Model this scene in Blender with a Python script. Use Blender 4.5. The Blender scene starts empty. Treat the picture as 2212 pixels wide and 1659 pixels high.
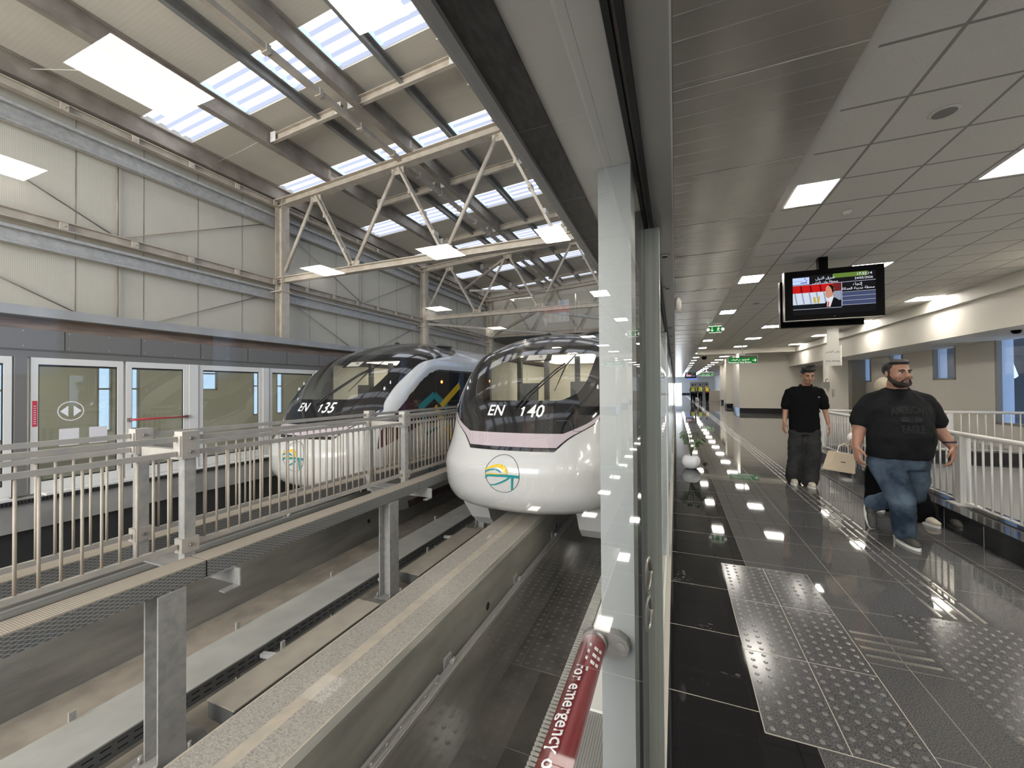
import bpy, bmesh, math, random
from mathutils import Vector, Matrix, Euler
from mathutils.bvhtree import BVHTree
random.seed(7)
PI = math.pi
SC = bpy.context.scene
COL = SC.collection
V = Vector

# ------------------------------------------------------------------ materials
def new_mat(name):
    m = bpy.data.materials.new(name); m.use_nodes = True
    nt = m.node_tree; nt.nodes.clear()
    out = nt.nodes.new('ShaderNodeOutputMaterial')
    return m, nt, out
def lk(nt, a, ao, b, bi): nt.links.new(a.outputs[ao], b.inputs[bi])
def rgba(c): return (c[0], c[1], c[2], 1)
def mat(name, col, rough=.5, metal=0, spec=.5, col2=None, nscale=8, ndetail=4, stretch=(1,1,1), contrast=(.35,.65), bump=0, bscale=60, coat=0, rough2=None):
    m, nt, out = new_mat(name)
    b = nt.nodes.new('ShaderNodeBsdfPrincipled'); lk(nt, b, 0, out, 0)
    b.inputs['Base Color'].default_value = rgba(col); b.inputs['Roughness'].default_value = rough
    b.inputs['Metallic'].default_value = metal; b.inputs['Specular IOR Level'].default_value = spec
    b.inputs['Coat Weight'].default_value = coat; b.inputs['Coat Roughness'].default_value = .04
    if col2 or bump or rough2 is not None:
        tc = nt.nodes.new('ShaderNodeTexCoord'); mp = nt.nodes.new('ShaderNodeMapping')
        mp.inputs['Scale'].default_value = stretch; lk(nt, tc, 'Object', mp, 0)
    if col2 or rough2 is not None:
        n = nt.nodes.new('ShaderNodeTexNoise'); n.inputs['Scale'].default_value = nscale; n.inputs['Detail'].default_value = ndetail
        lk(nt, mp, 0, n, 'Vector')
        r = nt.nodes.new('ShaderNodeMapRange'); r.inputs[1].default_value = contrast[0]; r.inputs[2].default_value = contrast[1]
        lk(nt, n, 'Fac', r, 0)
        if col2:
            mx = nt.nodes.new('ShaderNodeMix'); mx.data_type = 'RGBA'
            mx.inputs[6].default_value = rgba(col); mx.inputs[7].default_value = rgba(col2)
            lk(nt, r, 0, mx, 0); lk(nt, mx, 2, b, 'Base Color')
        if rough2 is not None:
            r2 = nt.nodes.new('ShaderNodeMapRange'); r2.inputs[3].default_value = rough; r2.inputs[4].default_value = rough2
            lk(nt, r, 0, r2, 0); lk(nt, r2, 0, b, 'Roughness')
    if bump:
        n2 = nt.nodes.new('ShaderNodeTexNoise'); n2.inputs['Scale'].default_value = bscale; n2.inputs['Detail'].default_value = 3
        lk(nt, mp, 0, n2, 'Vector')
        bp = nt.nodes.new('ShaderNodeBump'); bp.inputs['Strength'].default_value = bump; bp.inputs['Distance'].default_value = .01
        lk(nt, n2, 'Fac', bp, 'Height'); lk(nt, bp, 0, b, 'Normal')
    return m
def emis(name, col, s):
    m, nt, out = new_mat(name)
    e = nt.nodes.new('ShaderNodeEmission'); e.inputs[0].default_value = rgba(col); e.inputs[1].default_value = s
    lk(nt, e, 0, out, 0); return m
def glass(name, tint=(.95,.97,.96), ior=1.5, rough=0, boost=1.0):
    m, nt, out = new_mat(name)
    t = nt.nodes.new('ShaderNodeBsdfTransparent'); t.inputs[0].default_value = rgba(tint)
    g = nt.nodes.new('ShaderNodeBsdfGlossy'); g.inputs['Roughness'].default_value = rough; g.inputs[0].default_value = (1,1,1,1)
    f = nt.nodes.new('ShaderNodeFresnel'); ge = nt.nodes.new('ShaderNodeNewGeometry')
    mr = nt.nodes.new('ShaderNodeMapRange'); mr.inputs[3].default_value = ior; mr.inputs[4].default_value = 1/ior
    lk(nt, ge, 'Backfacing', mr, 0); lk(nt, mr, 0, f, 0)        # a pane reflects alike from both faces
    mu = nt.nodes.new('ShaderNodeMath'); mu.operation = 'MULTIPLY'; mu.inputs[1].default_value = boost; mu.use_clamp = True
    lk(nt, f, 0, mu, 0)
    mx = nt.nodes.new('ShaderNodeMixShader'); lk(nt, mu, 0, mx, 0); lk(nt, t, 0, mx, 1); lk(nt, g, 0, mx, 2); lk(nt, mx, 0, out, 0)
    return m
def tiled(name, colA, colB, grout, sx, sy, ox, oy, mortar=.003, rough=.1, nscale=140, spec=.5, bump=.0, rotz=0, veins=None, mixc=.0, swirl=None):
    """rectangular tiles in the XY plane of the object, speckled"""
    m, nt, out = new_mat(name)
    b = nt.nodes.new('ShaderNodeBsdfPrincipled'); lk(nt, b, 0, out, 0)
    b.inputs['Specular IOR Level'].default_value = spec
    tc = nt.nodes.new('ShaderNodeTexCoord'); mp = nt.nodes.new('ShaderNodeMapping')
    mp.inputs['Location'].default_value = (-ox, -oy, 0); lk(nt, tc, 'Object', mp, 0)
    br = nt.nodes.new('ShaderNodeTexBrick'); br.offset = 0; br.squash = 1
    br.inputs['Scale'].default_value = 1; br.inputs['Mortar Size'].default_value = mortar; br.inputs['Mortar Smooth'].default_value = .05
    br.inputs['Brick Width'].default_value = sx; br.inputs['Row Height'].default_value = sy; br.inputs['Bias'].default_value = 0
    br.inputs['Color1'].default_value = (1-mixc,)*3+(1,); br.inputs['Color2'].default_value = (1,1,1,1); br.inputs['Mortar'].default_value = (0,0,0,1)
    lk(nt, mp, 0, br, 'Vector')
    n = nt.nodes.new('ShaderNodeTexNoise'); n.inputs['Scale'].default_value = nscale; n.inputs['Detail'].default_value = 2
    lk(nt, tc, 'Object', n, 'Vector')
    r = nt.nodes.new('ShaderNodeMapRange'); r.inputs[1].default_value = .38; r.inputs[2].default_value = .66; lk(nt, n, 'Fac', r, 0)
    mx = nt.nodes.new('ShaderNodeMix'); mx.data_type = 'RGBA'
    mx.inputs[6].default_value = rgba(colA); mx.inputs[7].default_value = rgba(colB); lk(nt, r, 0, mx, 0)
    last = mx
    if veins:
        n2 = nt.nodes.new('ShaderNodeTexNoise'); n2.inputs['Scale'].default_value = 1.3; n2.inputs['Detail'].default_value = 7; n2.inputs['Distortion'].default_value = 1.2
        lk(nt, tc, 'Object', n2, 'Vector')
        su = nt.nodes.new('ShaderNodeMath'); su.operation = 'SUBTRACT'; su.inputs[1].default_value = .5; lk(nt, n2, 'Fac', su, 0)
        ab = nt.nodes.new('ShaderNodeMath'); ab.operation = 'ABSOLUTE'; lk(nt, su, 0, ab, 0)
        r3 = nt.nodes.new('ShaderNodeMapRange'); r3.inputs[1].default_value = 0; r3.inputs[2].default_value = .012; r3.inputs[3].default_value = .8; r3.inputs[4].default_value = 0
        lk(nt, ab, 0, r3, 0)
        n4 = nt.nodes.new('ShaderNodeTexNoise'); n4.inputs['Scale'].default_value = 26; n4.inputs['Detail'].default_value = 2; lk(nt, tc, 'Object', n4, 'Vector')
        r4 = nt.nodes.new('ShaderNodeMapRange'); r4.inputs[1].default_value = .52; r4.inputs[2].default_value = .62; lk(nt, n4, 'Fac', r4, 0)
        mm = nt.nodes.new('ShaderNodeMath'); mm.operation = 'MULTIPLY'; lk(nt, r3, 0, mm, 0); lk(nt, r4, 0, mm, 1)
        mv = nt.nodes.new('ShaderNodeMix'); mv.data_type = 'RGBA'; mv.inputs[7].default_value = rgba(veins)
        lk(nt, mm, 0, mv, 0); n6 = nt.nodes.new('ShaderNodeTexNoise'); n6.inputs['Scale'].default_value = 1.1; lk(nt, tc, 'Object', n6, 'Vector'); r6 = nt.nodes.new('ShaderNodeMapRange'); r6.inputs[1].default_value = .5; r6.inputs[2].default_value = .62; lk(nt, n6, 'Fac', r6, 0); m6 = nt.nodes.new('ShaderNodeMath'); m6.operation = 'MULTIPLY'; lk(nt, mm, 0, m6, 0); lk(nt, r6, 0, m6, 1); lk(nt, m6, 0, mv, 0); lk(nt, mx, 2, mv, 6); last = mv
    m2 = nt.nodes.new('ShaderNodeMix'); m2.data_type = 'RGBA'; m2.inputs[7].default_value = rgba(grout)
    lk(nt, br, 'Fac', m2, 0); lk(nt, last, 2, m2, 6)
    m3 = nt.nodes.new('ShaderNodeMix'); m3.data_type = 'RGBA'; m3.blend_type = 'MULTIPLY'; m3.inputs[0].default_value = 1 if mixc else 0
    lk(nt, m2, 2, m3, 6); lk(nt, br, 'Color', m3, 7)
    lk(nt, m3 if mixc else m2, 2, b, 'Base Color')
    r5 = nt.nodes.new('ShaderNodeMapRange'); r5.inputs[3].default_value = rough; r5.inputs[4].default_value = .6; lk(nt, br, 'Fac', r5, 0)
    lk(nt, r5, 0, b, 'Roughness')
    if bump:
        bp = nt.nodes.new('ShaderNodeBump'); bp.inputs['Strength'].default_value = bump; bp.inputs['Distance'].default_value = .004
        iv = nt.nodes.new('ShaderNodeMath'); iv.operation = 'SUBTRACT'; iv.inputs[0].default_value = 1; lk(nt, br, 'Fac', iv, 1)
        lk(nt, iv, 0, bp, 'Height'); lk(nt, bp, 0, b, 'Normal')
    return m
def ribbed(name, colA, colB, axis, pitch, rough=.5, metal=0, line=.9, bump=.3, nscale=3, dirt=None, sharp=(.86,.98)):
    """fine parallel seams every PITCH metres across AXIS (0 x, 1 y, 2 z)"""
    m, nt, out = new_mat(name)
    b = nt.nodes.new('ShaderNodeBsdfPrincipled'); lk(nt, b, 0, out, 0)
    b.inputs['Roughness'].default_value = rough; b.inputs['Metallic'].default_value = metal
    tc = nt.nodes.new('ShaderNodeTexCoord'); sp = nt.nodes.new('ShaderNodeSeparateXYZ'); lk(nt, tc, 'Object', sp, 0)
    dv = nt.nodes.new('ShaderNodeMath'); dv.operation = 'DIVIDE'; dv.inputs[1].default_value = pitch; lk(nt, sp, axis, dv, 0)
    fr = nt.nodes.new('ShaderNodeMath'); fr.operation = 'FRACT'; lk(nt, dv, 0, fr, 0)
    r = nt.nodes.new('ShaderNodeMapRange'); r.inputs[1].default_value = sharp[0]; r.inputs[2].default_value = sharp[1]; lk(nt, fr, 0, r, 0)
    n = nt.nodes.new('ShaderNodeTexNoise'); n.inputs['Scale'].default_value = nscale; n.inputs['Detail'].default_value = 5; lk(nt, tc, 'Object', n, 'Vector')
    mx0 = nt.nodes.new('ShaderNodeMix'); mx0.data_type = 'RGBA'; mx0.inputs[6].default_value = rgba(colA); mx0.inputs[7].default_value = rgba(dirt or colA)
    lk(nt, n, 'Fac', mx0, 0)
    mu = nt.nodes.new('ShaderNodeMath'); mu.operation = 'MULTIPLY'; mu.inputs[1].default_value = line; lk(nt, r, 0, mu, 0)
    mx = nt.nodes.new('ShaderNodeMix'); mx.data_type = 'RGBA'; mx.inputs[7].default_value = rgba(colB)
    lk(nt, mx0, 2, mx, 6); lk(nt, mu, 0, mx, 0); lk(nt, mx, 2, b, 'Base Color')
    if bump:
        bp = nt.nodes.new('ShaderNodeBump'); bp.inputs['Strength'].default_value = bump; bp.inputs['Distance'].default_value = .01; bp.invert = True
        lk(nt, r, 0, bp, 'Height'); lk(nt, bp, 0, b, 'Normal')
    return m

# ------------------------------------------------------------------ mesh builder
class MB:
    def __init__(s): s.bm = bmesh.new(); s.mi = 0
    def face(s, pts):
        vs = [s.bm.verts.new(p) for p in pts]
        f = s.bm.faces.new(vs); f.material_index = s.mi; return f
    def box(s, x0, x1, y0, y1, z0, z1):
        if x0 > x1: x0, x1 = x1, x0
        if y0 > y1: y0, y1 = y1, y0
        if z0 > z1: z0, z1 = z1, z0
        v = [s.bm.verts.new(p) for p in ((x0,y0,z0),(x1,y0,z0),(x1,y1,z0),(x0,y1,z0),(x0,y0,z1),(x1,y0,z1),(x1,y1,z1),(x0,y1,z1))]
        for f in ((3,2,1,0),(4,5,6,7),(0,1,5,4),(1,2,6,5),(2,3,7,6),(3,0,4,7)):
            g = s.bm.faces.new([v[i] for i in f]); g.material_index = s.mi
        return s
    def bar(s, p, q, w, h, up=(0,0,1)):
        p, q = V(p), V(q); d = (q-p).normalized(); u = V(up)
        if abs(d.dot(u)) > .98: u = V((0,1,0)) if abs(d.y) < .9 else V((1,0,0))
        sx = d.cross(u).normalized(); sz = sx.cross(d).normalized()
        ring = []
        for c in (p, q):
            ring.append([s.bm.verts.new(c + sx*a*w/2 + sz*b*h/2) for a, b in ((-1,-1),(1,-1),(1,1),(-1,1))])
        A, B = ring
        fs = [(A[3],A[2],A[1],A[0]),(B[0],B[1],B[2],B[3])] + [(A[i],A[(i+1)%4],B[(i+1)%4],B[i]) for i in range(4)]
        for f in fs:
            g = s.bm.faces.new(f); g.material_index = s.mi
        return s
    def tube(s, pts, r, seg=8, caps=True, ry=None):
        pts = [V(p) for p in pts]; n = len(pts)
        rs = r if isinstance(r, (list, tuple)) else [r]*n
        rings = []; prev = None
        for i, p in enumerate(pts):
            d = (pts[min(i+1,n-1)] - pts[max(i-1,0)]).normalized()
            if prev is None:
                u = V((0,0,1)) if abs(d.z) < .9 else V((0,1,0))
                a = d.cross(u).normalized()
            else:
                a = (prev - d*prev.dot(d)).normalized()
            prev = a; b = d.cross(a)
            rr = rs[i]
            ra, rb = rr if isinstance(rr, (list, tuple)) else (rr, rr)
            rings.append([s.bm.verts.new(p + a*ra*math.cos(2*PI*k/seg) + b*rb*math.sin(2*PI*k/seg)) for k in range(seg)])
        for A, B in zip(rings, rings[1:]):
            for k in range(seg):
                f = s.bm.faces.new((A[k], A[(k+1)%seg], B[(k+1)%seg], B[k])); f.material_index = s.mi; f.smooth = True
        if caps:
            for f in (list(reversed(rings[0])), rings[-1]):
                g = s.bm.faces.new(f); g.material_index = s.mi
        return s
    def cyl(s, c, r, h, axis=2, seg=20, r2=None):
        d = V((0,0,0)); d[axis] = h
        return s.tube([V(c), V(c)+d], [r, r if r2 is None else r2], seg)
    def ell(s, c, r, seg=16, rings=10, rot=None):
        c = V(c); M = rot.to_matrix() if rot else Matrix.Identity(3)
        R = []
        for i in range(1, rings):
            t = PI*i/rings
            R.append([s.bm.verts.new(c + M @ V((r[0]*math.sin(t)*math.cos(2*PI*k/seg), r[1]*math.sin(t)*math.sin(2*PI*k/seg), r[2]*math.cos(t)))) for k in range(seg)])
        top = s.bm.verts.new(c + M @ V((0,0,r[2]))); bot = s.bm.verts.new(c + M @ V((0,0,-r[2])))
        for k in range(seg):
            for f in ((top, R[0][k], R[0][(k+1)%seg]), (bot, R[-1][(k+1)%seg], R[-1][k])):
                g = s.bm.faces.new(f); g.smooth = True; g.material_index = s.mi
        for A, B in zip(R, R[1:]):
            for k in range(seg):
                g = s.bm.faces.new((A[k], B[k], B[(k+1)%seg], A[(k+1)%seg])); g.smooth = True; g.material_index = s.mi
        return s
    def lathe(s, c, prof, seg=24):
        c = V(c); R = [[s.bm.verts.new(c + V((r*math.cos(2*PI*k/seg), r*math.sin(2*PI*k/seg), z))) for k in range(seg)] for r, z in prof]
        for A, B in zip(R, R[1:]):
            for k in range(seg):
                g = s.bm.faces.new((A[k], A[(k+1)%seg], B[(k+1)%seg], B[k])); g.smooth = True; g.material_index = s.mi
        for f in (list(reversed(R[0])), R[-1]):
            g = s.bm.faces.new(f); g.material_index = s.mi
        return s
    def prism(s, poly, axis, a, b):
        """poly: 2D points in the plane of the other two axes (in order), extruded along axis from a to b"""
        def P(u, v, w):
            q = [0,0,0]; o = [i for i in range(3) if i != axis]
            q[axis] = w; q[o[0]] = u; q[o[1]] = v; return q
        A = [s.bm.verts.new(P(u,v,a)) for u, v in poly]; B = [s.bm.verts.new(P(u,v,b)) for u, v in poly]
        n = len(poly)
        fs = [A, list(reversed(B))] + [(A[i], B[i], B[(i+1)%n], A[(i+1)%n]) for i in range(n)]
        for f in fs:
            g = s.bm.faces.new(f); g.material_index = s.mi
        return s
    def ibeam(s, p, q, w, h, t=.012, up=(0,0,1)):
        """I section between p and q: web height h along up, flanges w"""
        p, q = V(p), V(q); u = V(up)
        s.bar(p + u*(h/2-t/2), q + u*(h/2-t/2), w, t, up); s.bar(p - u*(h/2-t/2), q - u*(h/2-t/2), w, t, up); s.bar(p, q, t, h-2*t, up)
        return s
    def grid(s, rows, smooth=True, flip=False):
        R = [[s.bm.verts.new(p) for p in r] for r in rows]
        for A, B in zip(R, R[1:]):
            for k in range(len(A)-1):
                q = (A[k], A[k+1], B[k+1], B[k])
                g = s.bm.faces.new(tuple(reversed(q)) if flip else q); g.smooth = smooth; g.material_index = s.mi
        return s
    def build(s, name, m, parent=None, normals=True, bevel=0):
        if normals: bmesh.ops.recalc_face_normals(s.bm, faces=s.bm.faces[:])
        if bevel: bmesh.ops.bevel(s.bm, geom=s.bm.edges[:], offset=bevel, segments=2, affect='EDGES', profile=.5)
        off = V((0,0,0)); p = parent
        while p: off += p.location; p = p.parent
        if off.length: bmesh.ops.translate(s.bm, verts=s.bm.verts[:], vec=-off)
        me = bpy.data.meshes.new(name); s.bm.to_mesh(me); s.bm.free()
        for x in (m if isinstance(m, (list, tuple)) else [m]): me.materials.append(x)
        o = bpy.data.objects.new(name, me); COL.objects.link(o)
        if parent: o.parent = parent
        return o
def tag(o, label, cat, group=None, kind=None):
    o['label'] = label; o['category'] = cat
    if group: o['group'] = group
    if kind: o['kind'] = kind
    return o
def thing(name, label, cat, loc=(0,0,0), group=None):
    o = bpy.data.objects.new(name, None); COL.objects.link(o); o.location = loc; o.empty_display_size = .1
    return tag(o, label, cat, group)
def struct(mb, name, m): 
    o = mb.build(name, m); o['kind'] = 'structure'; return o
def sbox(name, m, *b):
    return struct(MB().box(*b), name, m)
def kids(o): return [c for c in bpy.data.objects if c.parent == o]
def dup(root, shift, label, group=None):
    def cp(o, par):
        c = o.copy(); COL.objects.link(c)
        if par: c.parent = par
        for k in kids(o): cp(k, c)
        return c
    r = cp(root, None); r.location = V(root.location) + V(shift); r['label'] = label
    if group: r['group'] = group
    return r
# -------- writing
AR = {'ا':'FE8D FE8E - -','ب':'FE8F FE90 FE91 FE92','ت':'FE95 FE96 FE97 FE98','ج':'FE9D FE9E FE9F FEA0','ح':'FEA1 FEA2 FEA3 FEA4','د':'FEA9 FEAA - -','ر':'FEAD FEAE - -','ز':'FEAF FEB0 - -','س':'FEB1 FEB2 FEB3 FEB4',
 'ش':'FEB5 FEB6 FEB7 FEB8','ط':'FEC1 FEC2 FEC3 FEC4','ع':'FEC9 FECA FECB FECC','ف':'FED1 FED2 FED3 FED4','ق':'FED5 FED6 FED7 FED8','ك':'FED9 FEDA FEDB FEDC','ل':'FEDD FEDE FEDF FEE0','م':'FEE1 FEE2 FEE3 FEE4','ن':'FEE5 FEE6 FEE7 FEE8',
 'ه':'FEE9 FEEA FEEB FEEC','و':'FEED FEEE - -','ي':'FEF1 FEF2 FEF3 FEF4','ى':'FEEF FEF0 - -','ة':'FE93 FE94 - -','إ':'FE87 FE88 - -','ئ':'FE89 FE8A FE8B FE8C'}
def arabic(t):
    f = {k: [None if x == '-' else chr(int(x,16)) for x in v.split()] for k, v in AR.items()}
    out = []
    for i, c in enumerate(t):
        if c not in f: out.append(c); continue
        pj = i > 0 and t[i-1] in f and f[t[i-1]][2] is not None
        nj = i+1 < len(t) and t[i+1] in f and f[c][2] is not None
        out.append(f[c][3 if pj and nj else 1 if pj else 2 if nj else 0])
    return ''.join(reversed(out))
def text_mesh(t, size, align='CENTER', shear=0, bold=0, res=2):
    c = bpy.data.curves.new('w', 'FONT'); c.body = t; c.size = size; c.align_x = align; c.align_y = 'CENTER'; c.shear = shear; c.resolution_u = res; c.offset = bold
    o = bpy.data.objects.new('w', c); COL.objects.link(o)
    bpy.context.view_layer.update()
    me = bpy.data.meshes.new_from_object(o.evaluated_get(bpy.context.evaluated_depsgraph_get()))
    bpy.data.objects.remove(o); bpy.data.curves.remove(c)
    return me
def put_text(t, name, m, parent, size, fn, width=None, tall=1.0, **k):
    """fn maps flat text coordinates (u, v) to a local point of parent space (world coordinates)"""
    me = text_mesh(t, size, **k)
    s = 1
    xs = [v.co.x for v in me.vertices]
    if width and xs:
        s = width/(max(xs)-min(xs))
    off = V((0,0,0)); p = parent
    while p: off += p.location; p = p.parent
    for v in me.vertices: v.co = V(fn(v.co.x*s, v.co.y*s*tall)) - off
    me.materials.clear(); me.materials.append(m)
    o = bpy.data.objects.new(name, me); COL.objects.link(o); o.parent = parent
    return o

# ------------------------------------------------------------------ camera
F_PX, CX, CY = 865., 1106., 829.5
vy = V((1459-CX, 836-CY, F_PX)).normalized()
vx = V((-1050-CX, 853-CY, F_PX)); vx = -(vx - vy*vx.dot(vy)).normalized()
vu = vy.cross(vx)
if vu.y > 0: vu = -vu
ROT = Matrix((vx, vy, vu))          # world = ROT @ camera(x right, y down, z forward)
CAM = V((0, 0, 1.5))
def ray(px, py): return ROT @ V(((px-CX)/F_PX, (py-CY)/F_PX, 1))
cd = bpy.data.cameras.new('camera'); co = bpy.data.objects.new('camera', cd); COL.objects.link(co)
cd.sensor_width = 36; cd.lens = 36*F_PX/2212; cd.clip_start = .02; cd.clip_end = 400
c0, c1, c2 = [ROT @ V(v) for v in ((1,0,0),(0,-1,0),(0,0,-1))]
co.matrix_world = Matrix(((c0.x,c1.x,c2.x,0),(c0.y,c1.y,c2.y,0),(c0.z,c1.z,c2.z,1.5),(0,0,0,1)))
SC.camera = co

# ------------------------------------------------------------------ palette
M = {}
M['steel_paint'] = mat('beige painted steel', (.50,.44,.36), .5, col2=(.40,.34,.27), nscale=5)
M['galv'] = mat('galvanised steel', (.46,.44,.41), .45, .15, col2=(.35,.345,.33), nscale=14, bump=.08, bscale=40)
M['galv_dusty'] = mat('dusty galvanised steel', (.50,.46,.40), .6, .15, col2=(.42,.40,.37), nscale=6)
M['purlin'] = mat('weathered brown purlin steel', (.21,.175,.145), .55, .1, col2=(.32,.28,.235), nscale=3)
M['purlin_light'] = mat('grey purlin steel', (.24,.235,.225), .5, .1, col2=(.19,.185,.18), nscale=4)
M['roof_sheet'] = ribbed('ribbed roof lining sheet', (.62,.57,.475), (.49,.445,.375), 1, .06, .6, dirt=(.53,.49,.42), line=.32, bump=.04, sharp=(.5,.95))
M['wall_sheet'] = ribbed('cream metal wall sheet', (.585,.54,.445), (.475,.44,.365), 1, .022, .6, dirt=(.475,.435,.35), line=.35, bump=.12, nscale=1.6, sharp=(.6,.95))
M['concrete'] = mat('grey concrete', (.30,.285,.26), .85, col2=(.20,.19,.175), nscale=2.2, ndetail=9, bump=.15, bscale=30)
M['concrete_side'] = mat('stained concrete side', (.36,.34,.30), .85, col2=(.20,.19,.17), nscale=1.4, ndetail=10, stretch=(1,.5,2), bump=.2, bscale=24)
M['beam_top'] = mat('worn guideway running surface', (.345,.315,.27), .85, col2=(.15,.145,.138), nscale=120, ndetail=7, stretch=(.55,.9,1), contrast=(.42,.78), bump=.25, bscale=70)
M['beam_track'] = mat('tan wheel track on concrete', (.43,.37,.29), .85, col2=(.36,.32,.26), nscale=9, ndetail=8)
M['dark_ground'] = mat('dark dusty ground', (.075,.068,.06), .95, col2=(.16,.14,.115), nscale=1.6, ndetail=8)
M['tan_ledge'] = mat('dusty concrete ledge', (.40,.345,.28), .9, col2=(.28,.245,.20), nscale=3, ndetail=8)
M['tray_top'] = mat('pale grey tray cover', (.50,.49,.45), .6, col2=(.42,.41,.37), nscale=2.5, ndetail=7)
M['tray_tan'] = mat('dusty tan tray cover', (.47,.41,.33), .7, col2=(.40,.36,.29), nscale=4, ndetail=7)
M['tray_side'] = mat('perforated dark tray side', (.17,.17,.165), .5, .4)
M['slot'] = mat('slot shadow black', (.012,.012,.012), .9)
M['plank_top'] = ribbed('dusty grating plank top', (.52,.45,.36), (.36,.32,.27), 1, .014, .8, line=.5, bump=.3, dirt=(.45,.39,.32), sharp=(.5,.9))
M['alu'] = mat('aluminium rail', (.62,.61,.58), .32, .7)
M['white_paint'] = mat('gloss white train paint', (.60,.595,.575), .22, coat=.6)
M['mask'] = mat('black gloss cab mask', (.012,.012,.013), .09, coat=.5)
M['dark_roof'] = mat('smoked roof glass', (.075,.073,.07), .14, coat=.5)
M['lavender'] = mat('pale mauve paint', (.50,.42,.45), .2, coat=.5)
M['maroon'] = mat('maroon film', (.055,.008,.016), .14, coat=.4)
M['side_glass'] = mat('dark side window', (.02,.019,.018), .07, coat=.5)
M['teal'] = mat('teal paint', (.012,.25,.27), .25)
M['yellow'] = mat('yellow paint', (.75,.50,.02), .3)
M['white_ink'] = mat('white lettering', (.82,.82,.82), .4)
M['rubber'] = mat('black rubber', (.015,.015,.015), .6)
M['cab_cream'] = mat('cream cab lining', (.60,.57,.49), .5)
M['cab_dark'] = mat('dark cab post', (.05,.05,.05), .5)
M['windscreen'] = glass('train windscreen', (.90,.91,.87), 1.5, 0, 1.15)
M['glass'] = glass('clear door glass', (.955,.968,.958), 1.5, 0, .55)
M['glass_far'] = glass('far screen glass', (.82,.84,.80), 1.5, 0, 1.2)
M['glass_edge'] = mat('green glass edge', (.55,.63,.59), .3, col2=(.72,.77,.73), nscale=3, stretch=(60,60,.6))
M['white_alu'] = mat('white powder coated aluminium', (.68,.665,.63), .42)
M['post_white'] = mat('pale grey door post', (.25,.265,.26), .42, bump=.03, bscale=200)
M['soffit_white'] = mat('white header soffit', (.78,.765,.71), .5, col2=(.72,.705,.655), nscale=2)
M['grey_panel'] = mat('dark grey header panel', (.155,.148,.138), .55)
M['grey_flange'] = mat('grey header flange', (.36,.355,.345), .5, col2=(.30,.295,.29), nscale=3)
M['rust_dust'] = mat('dusty brown recess', (.30,.215,.16), .8, col2=(.17,.12,.09), nscale=3, stretch=(1,.6,4))
M['brush'] = mat('black brush seal', (.028,.028,.028), .8, col2=(.06,.06,.058), nscale=30, stretch=(3,1,1))
M['red'] = mat('red enamel', (.36,.028,.035), .3, coat=.3)
M['chrome'] = mat('cast steel bracket', (.50,.48,.46), .35, .9, col2=(.36,.34,.32), nscale=20)
M['paper'] = mat('white paper', (.72,.69,.70), .7)
M['wall_paint'] = mat('off white wall paint', (.70,.665,.595), .55, bump=.05, bscale=180)
M['wall_opp'] = mat('beige plaster wall', (.46,.44,.385), .6)
M['ceil_tile'] = tiled('ceiling tile', (.68,.66,.61), (.60,.585,.54), (.27,.255,.235), .6, .6, 1.53, 3.02, .012, .8, 220, bump=.6)
M['ceil_trim'] = mat('ceiling edge trim', (.62,.60,.56), .5)
M['planks'] = ribbed('linear metal ceiling', (.46,.445,.40), (.62,.60,.55), 1, .175, .22, .5, line=.8, bump=.5, dirt=(.37,.355,.32), sharp=(.955,.975))
M['granite'] = tiled('polished grey granite', (.055,.055,.057), (.135,.135,.134), (.20,.18,.15), .6, .6, .53, 2.15, .0022, .03, 170, .55)
M['granite_far_sheen'] = tiled('polished granite paled for sheen', (.085,.082,.078), (.17,.165,.155), (.10,.095,.09), .6, .6, .53, 2.15, .002, .03, 170, .6)  # far floor colour paled to stand in for its reflections
M['black_granite'] = tiled('polished black granite', (.006,.006,.007), (.016,.016,.017), (.34,.31,.25), .8, .6, -.2, 2.15, .0025, .035, 200, .55, veins=(.30,.29,.27))
M['black_kerb'] = mat('black granite kerb', (.010,.010,.011), .05, col2=(.03,.03,.032), nscale=120)
M['grout'] = mat('pale grout', (.40,.37,.32), .7)
M['tac'] = mat('tactile granite', (.048,.048,.05), .16, col2=(.125,.125,.125), nscale=160, ndetail=2, contrast=(.38,.66))
M['stud'] = mat('stainless stud', (.55,.53,.50), .25, .9)
M['black_plastic'] = mat('black plastic', (.0015,.0015,.0015), .5, spec=.08)
M['silver_edge'] = mat('silver bezel edge', (.42,.41,.37), .3, .8)
M['rail_white'] = mat('white painted railing', (.60,.59,.56), .35)
M['pot'] = mat('white ceramic pot', (.75,.76,.78), .25)
M['leaf'] = mat('deep green leaf', (.025,.085,.015), .4, col2=(.06,.15,.02), nscale=20)
M['leaf2'] = mat('yellow green leaf', (.12,.24,.03), .4)
M['stem'] = mat('plant stem', (.07,.10,.03), .6)
M['soil'] = mat('soil', (.05,.03,.02), .95)
M['sign_green'] = emis('lit green sign face', (.012,.20,.03), .38)
M['sign_white'] = emis('lit white sign mark', (1,1,.92), .45)
M['sign_glass'] = mat('pale sign plate', (.45,.44,.41), .3)
M['ink'] = mat('black sign ink', (.02,.02,.02), .5)
M['panel_light'] = emis('ceiling light diffuser', (1,.945,.86), 18)
M['light_frame'] = mat('white light frame', (.7,.68,.63), .5)
M['dark_out'] = mat('dark structure outside', (.035,.042,.055), .5)
M['reveal_sky_tint'] = mat('white reveal tinted sky blue', (.66,.76,.90), .7)  # sky light put into the reveal colour as a blue tint
M['win_frame'] = mat('taupe window frame', (.30,.275,.235), .45)
M['win_glass'] = glass('window glass', (.93,.95,.97), 1.5)
M['seat_grey'] = mat('grey seat shell', (.30,.29,.27), .45, .3)
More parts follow.
